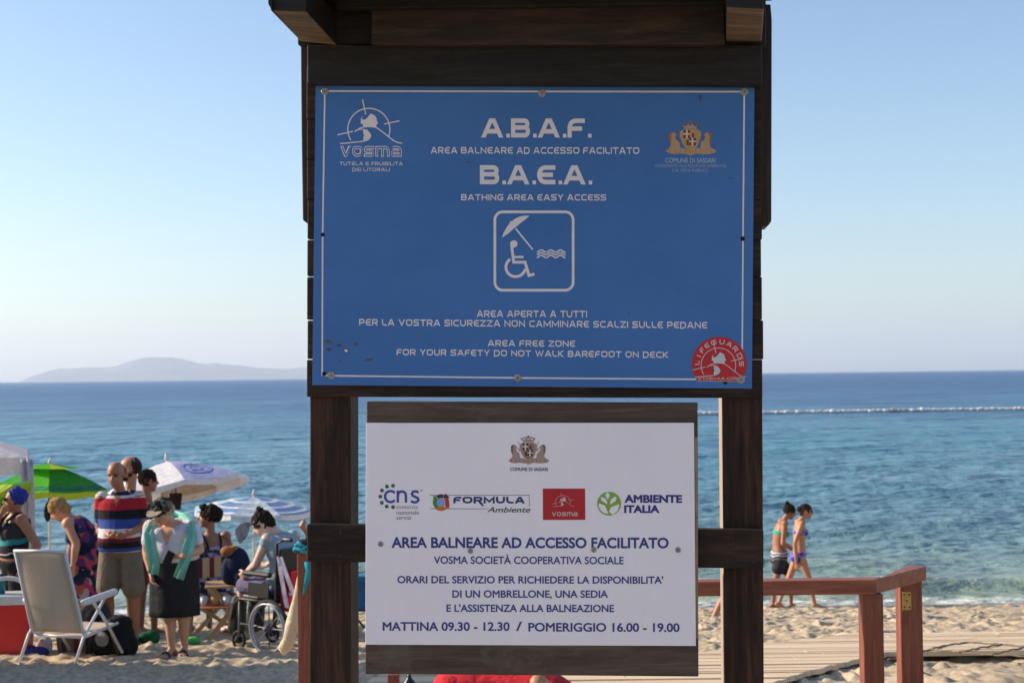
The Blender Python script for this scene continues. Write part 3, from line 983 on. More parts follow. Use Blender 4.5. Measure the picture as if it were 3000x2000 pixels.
font_text(ik, "COMUNE DI SASSARI", 1949, 2096, 463, 476.5, 477)
ik.build("small_lettering", flat("pale_lettering", (.42, .47, .60)), blue)
ik = Ink(B0)
font_text(ik, "ASSESSORATO ALLE POLITICHE AMBIENTALI", 1918, 2128, 481, 490, 490.5)
font_text(ik, "E AL VERDE PUBBLICO", 1970, 2075, 494.5, 503.5, 504)
ik.build("faded_lettering", ink_dim, blue)

# red round sticker in the lower right corner
st = lambda zx, zy: (1960 + zx * .12756, 960 + zy * .12756)
red_m = flat("red_sticker", (.46, .020, .032), .4)
pts = []
for a in range(-39, 220, 5):
    pts.append((1155 + 632 * cos(radians(a)), 835 - 628 * sin(radians(a))))
ik = Ink(B0 + .0006); ik.poly([st(*p) for p in pts]); stk = ik.build("red_sticker", red_m, blue)
ik = Ink(B0 + .0012)
ms = lambda zx, zy: st(1135 + (zx - 885) * 1.315, 862 + (zy - 683) * 1.325)
emblem(ik, ms, 2.2, 0, 1)
letters = "LIFEGUARDS"
angs = [176, 158, 141, 124, 105, 83, 63, 43, 22, 2]
for ch, a in zip(letters, angs):
    qs, w = glyph_quads(ch, .2)
    a = radians(a)
    rx, ry = 508, 520
    cx, cy = 1155 + rx * cos(a), 840 - ry * sin(a)
    ux, uy = sin(a), cos(a)                 # along the letter (zoom space, y down)
    vx, vy = cos(a), -sin(a)
    Hh = 108
    for st_q in qs:
        ik.quads([[st(cx + ux * (p[0] - w / 2) * Hh + vx * (p[1] - .5) * Hh * 1.0, cy + uy * (p[0] - w / 2) * Hh + vy * (p[1] - .5) * Hh) for p in q_] for q_ in st_q], 0)
ik.text("VOSMA.ORG", *[st(650, 0)[0], st(1690, 0)[0]], st(0, 1132)[1], st(0, 1190)[1], st(0, 1193)[1], t_=.18, gap=.2)
ik.line([st(655, 1222), st(1580, 1232)], 1.4, 0)
ik.build("sticker_print", [flat("sticker_pinkish_white", (.62, .48, .46)), flat("sticker_pale_grey", (.50, .54, .56))], blue)

# screws with washers, empty screw holes, flaked paint
wash_m = plain("dull_washer", (.30, .29, .28), .45, .2, 200, metal=.6)
rust_w = plain("rusty_screw_head", (.05, .032, .024), .7, .3, 200, metal=.3)
def screw(px, py, r, parent, off, inner=dark_hole, outer=None):
    c0 = S(px, py, off)
    mb = MB()
    k_ = 3.9 / FPX * r
    mb.lathe(c0, [(0, k_), (.0012, k_), (.0022, k_ * .86), (.0022, k_ * .55), (.0016, k_ * .45), (.0026, k_ * .36), (.0026, k_ * .16)], 20, -NRM)
    mb.lathe(c0 - NRM * .0027, [(0, k_ * .17), (.0003, k_ * .02)], 10, -NRM, mi=1)
    return mb.build("screw", [outer or wash_m, inner], parent, smooth=False, off=ROOT_P)
for x, y in ((952, 268), (1588, 273.5), (2181, 269), (971, 1099), (1517, 1106.5), (2171, 1112)):
    screw(x, y, 11.5, blue, B0)
for x, y, r in ((945.5, 687.5, 6), (2176, 699, 7), (949.5, 1094.5, 6.5), (2125, 1118, 7.5)):
    ik = Ink(B0 + .0004); ik.disc(x, y, r, 0, 10); ik.build("screw_hole", dark_hole, blue)
rg2 = random.Random(4)
def blot(ik, x, y, rx, ry, mi, n=11, rot=0.0):
    pts = []
    for k in range(n):
        a = 2 * pi * k / n; q_ = rg2.uniform(.65, 1.15)
        dx, dy = rx * q_ * cos(a), ry * q_ * sin(a)
        pts.append((x + dx * cos(rot) - dy * sin(rot), y + dx * sin(rot) + dy * cos(rot)))
    ik.poly(pts, mi)
zf = lambda zx, zy: (900 + zx * .17, 960 + zy * .17)
white_chip = flat("bare_white_chip", (.62, .64, .64)); rust_chip = flat("rust_chip", (.25, .15, .11)); scuff_m = flat("dark_scuff", (.045, .075, .14))
for zx, zy, rx, ry, rot in ((385, 245, 75, 26, .25), (545, 295, 42, 26, .1), (375, 370, 45, 28, 0), (835, 280, 26, 30, 0), (670, 395, 58, 42, .5), (1065, 550, 70, 18, -.25), (450, 365, 12, 8, 0), (560, 560, 40, 8, .2)):
    ik = Ink(B0 + .0004); blot(ik, *zf(zx, zy), rx * .17, ry * .17, 0, rot=rot)
    if rx == 58: blot(ik, *zf(668, 392), 40 * .17, 24 * .17, 1, rot=.4)
    if rx == 75: blot(ik, *zf(400, 250), 34 * .17, 9 * .17, 2, rot=.2)
    ik.build("paint_flake", [chip_m, white_chip, rust_chip], blue)
for x, y, rx, ry, rot in ((2052, 287, 5, 9, .1), (1373, 475, 11, 2.2, 0), (1897, 508.5, 6, 1.4, 0), (2140, 522, 7, 2, .1), (1843, 918, 2.5, 2.5, 0), (1610, 780, 4, 1.2, .3), (1130, 640, 3, 1.5, 0), (1985, 850, 3, 2, 0)):
    ik = Ink(B0 + .0004); blot(ik, x, y, rx, ry, 0, rot=rot); ik.build("scuff_mark", scuff_m, blue)

# ---------------------------------------------------------------- white sign
mt, t, b = new_mat("white_sign_face")
v = coords(t)
n1 = noise(t, v, 2.4, 4)
c = ramp(t, n1, [(.3, (.775, .725, .795)), (.7, (.81, .765, .82))])
n2 = noise(t, coords(t, (1, 1, .22)), 60, 4, .7)
c = mix_rgb(t, 1, c, ramp(t, n2, [(.3, (.985, .98, .98)), (.55, (1, 1, 1))]), 'MULTIPLY')
t.links.new(c, b.inputs['Base Color']); b.inputs['Roughness'].default_value = .38; b.inputs['Specular IOR Level'].default_value = .35
white_m = mt
slab("worn_edge", [(1595.5, 1004), (1602, 1004), (1603.9, 1466), (1599.4, 1466)], .0468, .0006, wood("bare_worn_edge", (.10, .065, .045), (.26, .17, .11), (.36, .25, .17), axis='Z', worn=(.06, .04, .03)), bevel=0)
wp = slab("white_sign", [(841, 971), (1594, 970.5), (1598.5, 1482.5), (839, 1479.5)], .052, .005, white_m, bevel=.0008)
W0 = .0526
navy = flat("navy_print", (.045, .050, .22)); ink_k = flat("black_print", (.035, .030, .040))
ik = Ink(W0); font_text(ik, "AREA BALNEARE AD ACCESSO FACILITATO", 1147, 1959, 1572.5, 1604, 1605.5, bold=.030); ik.build("headline", navy, wp)
ik = Ink(W0)
font_text(ik, "VOSMA SOCIETÀ COOPERATIVA SOCIALE", 1271, 1827, 1628.5, 1650.5, 1652, bold=.018)
font_text(ik, "ORARI DEL SERVIZIO PER RICHIEDERE LA DISPONIBILITA'", 1164, 1943, 1686, 1707.5, 1709, bold=.021)
font_text(ik, "DI UN OMBRELLONE, UNA SEDIA", 1325, 1781, 1728, 1749.5, 1750, bold=.021)
font_text(ik, "E L'ASSISTENZA ALLA BALNEAZIONE", 1308, 1799, 1769.5, 1791, 1792, bold=.021)
ik.build("lettering", navy, wp)
ik = Ink(W0)
font_text(ik, "MATTINA 09.30 - 12.30", 1121, 1493, 1821, 1846.5, 1846.8, bold=.023)
font_text(ik, "/", 1512, 1529, 1820, 1846.5, 1846.5, bold=.018)
font_text(ik, "POMERIGGIO 16.00 - 19.00", 1548, 1991, 1823, 1848.5, 1850, bold=.023)
ik.build("opening_hours", navy, wp)
crest("coat_of_arms", lambda x, y: (1420 + x * .10204, 1250 + y * .10204), [flat("crest_mauve_tan", (.36, .25, .22)), flat("crest_brown", (.16, .095, .09)), flat("crest_black_brown", (.05, .028, .028)), flat("crest_white", (.62, .58, .56)), flat("crest_copper", (.30, .16, .11))], W0, wp)
ik = Ink(W0); font_text(ik, "COMUNE DI SASSARI", 1494.5, 1605, 1368.5, 1378.5, 1379, bold=.018); ik.build("small_lettering", ink_k, wp)
# cns logo
lg = lambda zx, zy: (1040 + zx * .43367, 1220 + zy * .43367)
gr_m = flat("dark_green_print", (.03, .13, .085)); cb = flat("blue_print", (.055, .075, .32)); gy = flat("grey_print", (.20, .19, .24))
ik = Ink(W0)
ik.line([lg(*p) for p in [(270 + 0, 512)] + [(240 + 37 * cos(radians(a)), 539 - 37 * sin(radians(a))) for a in range(50, 311, 13)] + [(270, 568)]], 7.2)
ik.line([lg(289, 580), lg(289, 498)], 7.2); ik.line([lg(*p) for p in [(289, 540), (293, 518), (308, 505), (326, 505), (341, 516), (344, 540), (344, 580)]], 7.2)
ik.line([lg(*p) for p in [(430, 512), (412, 503), (392, 506), (384, 520), (390, 533), (408, 541), (425, 550), (428, 566), (415, 577), (396, 578), (378, 570)]], 7.2)
ik.build("letter_logo", cb, wp)
ik = Ink(W0)
for x, y in ((257, 466), (216, 471), (182, 498), (171, 539), (181, 581), (214, 606), (257, 610)): ik.disc(*lg(x, y), 5.6)
ik.build("green_dots", gr_m, wp)
ik = Ink(W0)
font_text(ik, "consorzio", *[lg(280, 0)[0], lg(426, 0)[0]], lg(0, 594)[1], lg(0, 622)[1], lg(0, 622)[1])
font_text(ik, "nazionale", *[lg(280, 0)[0], lg(433, 0)[0]], lg(0, 632)[1], lg(0, 660)[1], lg(0, 660)[1])
font_text(ik, "servizi", *[lg(280, 0)[0], lg(379, 0)[0]], lg(0, 667)[1], lg(0, 695)[1], lg(0, 695)[1])
ik.disc(*lg(449, 497), 2.6)
ik.build("small_lettering", gy, wp)
# FORMULA Ambiente logo
ik = Ink(W0); ik.text("FORMULA", lg(664, 0)[0], lg(1148, 0)[0], lg(0, 540)[1], lg(0, 585)[1], lg(0, 586)[1], t_=.27, gap=.13); ik.line([lg(842, 578), lg(866, 602)], 5)
ik.build("wide_lettering", flat("deep_blue_print", (.035, .045, .17)), wp)
ik = Ink(W0)
ik.line([lg(504, 530), lg(1176, 530), lg(1178, 606)], 1.5); ik.line([lg(506, 621), lg(895, 622)], 1.5)
ik.build("logo_frame", flat("grey_green_print", (.11, .13, .11)), wp)
ik = Ink(W0); font_text(ik, "Ambiente", lg(893, 0)[0], lg(1186, 0)[0], lg(0, 609)[1], lg(0, 645)[1], lg(0, 646)[1], bold=.012, shear=.3); ik.build("slanted_lettering", flat("olive_print", (.055, .085, .045)), wp)
ik = Ink(W0)
ik.disc(*lg(580, 578), 12.4, 0)
def arcband(a0, a1, r0, r1, mi):
    ik.line([lg(581 + (r0 + r1) / 2 * cos(radians(a)), 578 - (r0 + r1) / 2 * sin(radians(a))) for a in np.linspace(a0, a1, 9)], (r1 - r0) * .43367, mi)
arcband(135, 235, 30, 55, 1); arcband(70, 128, 30, 55, 2); arcband(-35, 40, 30, 55, 3); arcband(-125, -55, 28, 58, 4); arcband(45, 66, 32, 62, 2)
ik.poly([lg(*p) for p in [(612, 518), (612, 550), (640, 548)]], 2); ik.poly([lg(*p) for p in [(528, 536), (556, 536), (530, 560)]], 1)
ik.poly([lg(*p) for p in [(612, 600), (640, 612), (606, 628)]], 4); ik.poly([lg(*p) for p in [(636, 575), (612, 610), (638, 610)]], 3)
ik.build("recycling_logo", [flat("pale_blue_print", (.22, .34, .60)), flat("leaf_green_print", (.07, .22, .05)), flat("maroon_print", (.10, .02, .025)), flat("red_print", (.42, .04, .05)), flat("orange_print", (.55, .15, .03))], wp)
# red square logo
ik = Ink(W0); ik.poly([lg(*p) for p in [(1269, 485), (1554, 485), (1556, 696), (1270, 697)]]); rl = ik.build("red_logo_square", flat("logo_red", (.42, .018, .028)), wp)
ik = Ink(W0 + .0006)
emblem(ik, lambda zx, zy: lg(1405 + (zx - 885) * .165 * 1.0, 578 + (zy - 690) * .150), .9)
ik.text("vosma", lg(1330, 0)[0], lg(1504, 0)[0], lg(0, 643)[1], lg(0, 671)[1], lg(0, 671)[1], t_=.22, gap=.2)
ik.build("emblem", flat("logo_pink_white", (.62, .42, .42)), wp)
# green leaf logo
ik = Ink(W0)
ik.disc(*lg(1717, 587), 35, 0, 36)
ik.poly([lg(*p) for p in [(1712, 655), (1690, 600), (1650, 585), (1645, 600), (1655, 625), (1680, 650)]], 1)
ik.poly([lg(*p) for p in [(1716, 640), (1730, 610), (1780, 590), (1786, 600), (1775, 635), (1740, 662)]], 1)
ik.poly([lg(*p) for p in [(1700, 590), (1664, 565), (1660, 542), (1690, 550), (1706, 575)]], 1)
ik.poly([lg(*p) for p in [(1722, 592), (1728, 560), (1755, 540), (1768, 545), (1760, 570)]], 1)
ik.poly([lg(*p) for p in [(1708, 560), (1690, 530), (1708, 508), (1722, 530)]], 1)
ik.line([lg(1700, 592), lg(1712, 625), lg(1713, 660)], 1.6, 0)
ik.build("leaf_logo", [flat("lime_print", (.22, .36, .05)), white_m], wp)
ik = Ink(W0)
font_text(ik, "AMBIENTE", lg(1820, 0)[0], lg(2210, 0)[0], lg(0, 527)[1], lg(0, 581)[1], lg(0, 582)[1], bold=.045)
font_text(ik, "ITALIA", lg(1818, 0)[0], lg(2057, 0)[0], lg(0, 597)[1], lg(0, 650)[1], lg(0, 650)[1], bold=.045)
ik.build("bold_lettering", flat("violet_blue_print", (.045, .038, .21)), wp)
for x, y in ((1115, 1593), (1378, 1613), (1739.5, 1609.5), (1986, 1610)):
    screw(x, y, 8, wp, W0)
# screws in the rail and a pale knot hole in the backboard
for x, y in ((998, 1557), (998, 1625.5), (2133, 1572.5), (2209, 1573), (2133, 1647), (2208, 1645)):
    screw(x, y, 5.2 if y < 1600 else 4.2, sign, .0142, dark_hole, rust_w)

# ================================================================== RAILINGS, BOARDWALK, FLOATS
r_top = wood("red_brown_rail_wood_along", (.15, .042, .022), (.235, .070, .038), (.32, .115, .066), axis='X', rough=.5, bmp=.15)
r_side = wood("red_brown_rail_wood_away", (.15, .042, .022), (.235, .070, .038), (.32, .115, .066), axis='Y', rough=.5, bmp=.15)
r_post = wood("red_brown_rail_wood_upright", (.12, .034, .020), (.185, .055, .033), (.26, .09, .055), axis='Z', rough=.5, bmp=.15)
brass = plain("tarnished_brass", (.42, .27, .08), .45, .25, 60, metal=.6)

DR = 6.5
A_ = at(1560, 1330, DR); B_ = at(2010, 1337, DR); C_ = at(2128, 1309.5, DR + .42)
zr = (A_.z + B_.z) / 2
for p in (A_, B_, C_): p.z = zr
rail = thing("railing", "red brown wooden railing with a corner beside the boardwalk, brass plate on its last post", "railing", V(B_.x, B_.y, ground(B_.x, B_.y)))
RL = rail.location
hh = .066
mb = MB(); cz = zr - hh / 2
nb = (C_ - B_); nb.z = 0; nb.normalize(); nrm = V(nb.y, -nb.x, 0)
mb.prism([V(A_.x, DR, zr - hh), V(B_.x, DR, zr - hh), V(B_.x, DR, zr), V(A_.x, DR, zr)], [V(A_.x, DR + .09, zr - hh), V(B_.x + .052, DR + .09, zr - hh), V(B_.x + .052, DR + .09, zr), V(A_.x, DR + .09, zr)])
mb.build("top_rail", r_top, rail, off=RL, bevel=.004)
Ce = C_ + nb * .0
q_ = V(B_.x + .002, DR + .0015, 0); q2_ = q_ + V(.055, .090, 0)
lft = [V(q_.x, q_.y, zr - hh), V(C_.x, C_.y, zr - hh), V(C_.x, C_.y, zr), V(q_.x, q_.y, zr)]
# corner piece: seen face runs from the corner to the far end, thickness to the left of it
bk = [V(B_.x + .0535, DR + .0905, zr - hh), V(C_.x - .075, C_.y + .055, zr - hh), V(C_.x - .075, C_.y + .055, zr), V(B_.x + .0535, DR + .0905, zr)]
mb = MB(); mb.prism(lft, bk); mb.build("return_rail", r_side, rail, off=RL, bevel=.004)
def rpost(x0, x1, d, ztop, parent, loc, name="post", th=.09, mt=None):
    a = at(x0, 1500, d).x; b_ = at(x1, 1500, d).x
    zb = ground(0, d) - .15
    mb = MB(); mb.box(((a + b_) / 2, d + th / 2, (ztop + zb) / 2), (b_ - a, th, ztop - zb))
    return mb.build(name, mt or r_post, parent, off=loc, bevel=.004)
rpost(1984, 2031, DR + .012, zr - hh - .001, rail, RL)
rpost(2070, 2121, C_.y - .005, zr - hh - .001, rail, RL)
pp = at(2083, 1379, C_.y - .008)
mb = MB(); mb.box((pp.x, pp.y, pp.z), (.043, .004, .088))
pl = mb.build("bracket_plate", brass, rail, off=RL, bevel=.001)
for dx, dz in ((-.012, .03), (.012, .03), (0, 0), (-.012, -.03), (.012, -.03)):
    mb = MB(); mb.lathe((pp.x + dx, pp.y - .0022, pp.z + dz), [(0, .0042), (.001, .0036), (.0012, .001)], 8, (0, -1, 0))
    mb.build("screw", dark_hole, pl, off=RL)

pz = at(695, 1272, 7.4).z
lp = thing("railing_post", "red brown wooden post left of the notice board with turquoise strap tied on top", "post", V(at(697, 1500, 7.4).x, 7.4, ground(0, 7.4)))
rpost(684, 716, 7.4, pz, lp, lp.location, "post_shaft", .07)
pz2 = at(902, 1549, 7.0).z
lp2 = thing("railing_post", "short red brown post showing under the white sign's board, near a dark lamp knob", "post", V(at(902, 1560, 7.0).x, 7.0, ground(0, 7.0)))
rpost(889, 916, 7.0, pz2, lp2, lp2.location, "post_shaft", .06)
# turquoise strap with dark clip on the left post
turq = cloth("turquoise_strap", (.02, .26, .34)); blk = plain("black_plastic", (.012, .012, .014), .4, .2, 30)
s0 = at(700, 1255, 7.36)
sb = thing("turquoise_lanyard", "turquoise strap with black clip tied to the top of the left red post", "strap", s0)
mb = MB()
ctr = at(699, 1262, 7.41)
mb.tube([ctr + V(.052 * cos(a), .048 * sin(a), .012 * sin(2 * a)) for a in np.linspace(0, 2 * pi, 17)[:-1]], .009, 8, loop=True)
mb.tube([ctr + V(.045 * cos(a), .05 * sin(a), .028 + .01 * cos(3 * a)) for a in np.linspace(0, 2 * pi, 17)[:-1]], .008, 8, loop=True)
mb.build("strap_loop", turq, sb, smooth=True, off=s0)
mb = MB()
pts = [at(706, 1290, 7.385), at(709, 1310, 7.38), at(704, 1335, 7.375), at(697, 1365, 7.38)]
fr = []
for p, w_ in zip(pts, (.017, .016, .013, .004)): fr.append([p + V(-w_, 0, 0), p + V(w_, .002, 0), p + V(w_, .006, 0), p + V(-w_, .005, 0)])
mb.rings(fr); mb.build("strap_end", turq, sb, smooth=True, off=s0)
mb = MB(); mb.ell(at(700, 1245, 7.40), (.045, .03, .018)); mb.ell(at(706, 1240, 7.40), (.02, .02, .02))
mb.blend("clip", blk, sb, .004, 2, off=s0)
# dark lamp knob under the sign
lk = at(940, 1562, 6.7)
kb = thing("garden_lamp", "dark metal lamp finial poking up below the white sign's board", "lamp", V(lk.x, lk.y, ground(0, 6.7)))
mb = MB(); z0 = lk.z - ground(0, 6.7)
mb.lathe((0, 0, z0), [(-.13, .034), (-.035, .036), (-.02, .033), (.0, .024), (.012, .012), (.022, .010), (.032, .006), (.036, .001)], 20)
mb.build("lamp_cap", plain("dark_green_metal", (.018, .024, .022), .35, .2, 40, metal=.4), kb, smooth=True)
mb = MB(); mb.lathe((0, 0, 0), [(-.1, .022), (z0 - .13, .022)], 16); mb.build("stem", blk, kb, smooth=True)

# ---- boardwalk of planks lying on the sand, planks across the view
dk_m = wood("sun_bleached_deck_wood", (.50, .37, .235), (.64, .485, .325), (.72, .56, .39), axis='X', rough=.85, gs=.6, bmp=.2)
def deck(name, label, left, right, y0, y1, step=.118, gap=.007):
    """left/right: x of each end at distance y"""
    mb = MB(); y = y0
    rg = random.Random(int(y0 * 10))
    while y < y1:
        a, b_ = left(y) + rg.uniform(-.005, .005), right(y) + rg.uniform(-.006, .006)
        w = step - gap
        zz = [ground(0, y) + .075 + rg.uniform(-.004, .004), ground(0, y + w) + .075 + rg.uniform(-.004, .004)]
        if b_ > a + .1:
            n_ = max(1, int((b_ - a) / 2.0)); ofs = rg.uniform(0, 1.2)
            xs_ = [a] + [x for x in np.arange(a + .5 + ofs, b_ - .4, 2.2)] + [b_]
            for i in range(len(xs_) - 1):
                c0, c1 = xs_[i] + (.004 if i else 0), xs_[i + 1] - .004
                dz = rg.uniform(-.003, .003)
                e0 = left(y + w) - left(y) if i == 0 else 0; e1_ = right(y + w) - right(y) if i == len(xs_) - 2 else 0
                f4 = [V(c0, y, zz[0] + dz), V(c1, y, zz[0] + dz), V(c1 + e1_, y + w, zz[1] + dz), V(c0 + e0, y + w, zz[1] + dz)]
                mb.prism(f4, [p - V(0, 0, .035) for p in f4])
        y += step
    o = mb.build(name, dk_m)
    return tag(o, label, "boardwalk", kind="structure")
gx = lambda px, y: at(px, 1480, y).x
# main strip crossing the view, and the arm that comes towards the board
def edge(p, q):
    return lambda y: p[0] + (q[0] - p[0]) * (y - p[1]) / (q[1] - p[1])
deck("boardwalk", "pale plank boardwalk running across the sand toward the water's edge", edge((at(1560, 1530, 10.75).x, 10.75), (at(2000, 1462, 13.1).x, 13.1)), lambda y: 9.5, 10.75, 12.8)
e1 = (at(1795, 1568, 9.2).x, 9.0); e2 = (at(2035, 1512, 10.75).x, 10.75)
deck("boardwalk", "plank arm of the boardwalk coming forward under the notice board", lambda y: -1.05 + .1 * (y - 8), edge(e1, e2), 6.9, 10.74)

# thin dark tubes drawn as shadow lines on the boardwalk, right edge
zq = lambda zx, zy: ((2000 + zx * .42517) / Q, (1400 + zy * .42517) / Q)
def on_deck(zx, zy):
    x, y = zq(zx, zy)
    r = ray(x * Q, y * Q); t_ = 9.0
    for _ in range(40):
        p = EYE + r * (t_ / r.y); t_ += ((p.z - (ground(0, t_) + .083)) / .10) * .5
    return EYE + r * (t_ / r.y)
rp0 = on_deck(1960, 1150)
rp = thing("shadow_lines", "thin dark tubes standing in for shadow lines across the boardwalk at the right edge", "rope", rp0)  # stand-in for shadow lines, no rope lies here
shadow_m = plain("dark_shadow_tone", (.17, .125, .09), .9, .3, 40)
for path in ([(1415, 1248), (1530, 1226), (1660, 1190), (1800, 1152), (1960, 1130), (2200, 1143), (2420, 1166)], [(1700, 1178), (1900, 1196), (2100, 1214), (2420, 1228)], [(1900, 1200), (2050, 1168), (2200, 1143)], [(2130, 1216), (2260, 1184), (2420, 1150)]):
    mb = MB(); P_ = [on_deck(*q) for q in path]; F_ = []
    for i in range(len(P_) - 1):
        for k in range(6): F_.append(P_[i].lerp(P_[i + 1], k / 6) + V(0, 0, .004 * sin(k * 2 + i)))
    F_.append(P_[-1]); mb.tube(F_, .0065, 6); mb.build("shadow_line", shadow_m, rp, smooth=True, off=rp0)

# ---- line of floats on the water
fx = lambda px: at(px, 946, 127).x
fl = thing("float_line", "long white and faded red float line marking the bathing water", "float line", (fx(2000), 127, SEA_Z))
FL = fl.location
rgf = random.Random(12)
x = fx(1560); k = 0
wm = plain("white_float_plastic", (.74, .68, .66), .6, .12, 4); rm = plain("faded_red_float_plastic", (.50, .36, .32), .6, .2, 4)
ropepts = []
while k < 99:
    px = 1176 + (x / 127) * 3267
    red = rgf.random() < .02 or 2035 < px < 2085
    L = rgf.uniform(.28, .42); r_ = rgf.uniform(.13, .165) * (1.3 if rgf.random() < .06 else 1)
    y = 127 + 1.0 * sin((x - FL.x) * .12) + rgf.uniform(-.1, .1)
    mb = MB(); mb.cap((x - L / 2 + .08, y, SEA_Z + .17 + rgf.uniform(-.03, .04)), (x + L / 2 - .08, y, SEA_Z + .17 + rgf.uniform(-.03, .04)), r_, r_, 8)
    mb.build("float", rm if red else wm, fl, smooth=True, off=FL)
    ropepts.append((x, y, SEA_Z + .17))
    x += L * .84 + (rgf.uniform(.1, .5) if rgf.random() < .15 else 0); k += 1
mb = MB(); mb.tube(ropepts, .135, 8); mb.build("rope", plain("pale_rope", (.66, .60, .58), .8), fl, off=FL)

# ================================================================== PEOPLE
def skin_mat(name, c):
    mt, t, b = new_mat(name)
    v = coords(t)
    n = noise(t, v, 9, 4)
    t.links.new(ramp(t, n, [(.3, tuple(x * .88 for x in c)), (.7, tuple(x * 1.08 for x in c))]), b.inputs['Base Color'])
    b.inputs['Roughness'].default_value = .5
    b.inputs['Specular IOR Level'].default_value = .35
    b.inputs['Subsurface Weight'].default_value = .12
    b.inputs['Subsurface Radius'].default_value = (.012, .005, .003)
    return mt
SK_TAN = skin_mat("tanned_skin", (.42, .195, .11)); SK_MID = skin_mat("light_tan_skin", (.52, .275, .17)); SK_PALE = skin_mat("fair_skin", (.62, .42, .33)); SK_DEEP = skin_mat("deeply_tanned_skin", (.32, .145, .085))
EYE_M = plain("dark_eyes", (.02, .014, .012), .3); BROW_M = plain("dark_eyebrows", (.045, .028, .020), .8); LIP_M = plain("lips", (.33, .12, .10), .5)
def hair_mat(name, c):
    return plain(name, c, .8, .45, 60, bmp=1.0, spec=.12)
H_DARK = hair_mat("dark_brown_hair", (.024, .015, .011)); H_BLOND = hair_mat("short_blonde_hair", (.42, .25, .10)); H_GREY = hair_mat("cropped_greying_hair", (.14, .095, .075)); H_BROWN = hair_mat("brown_hair", (.04, .024, .018))

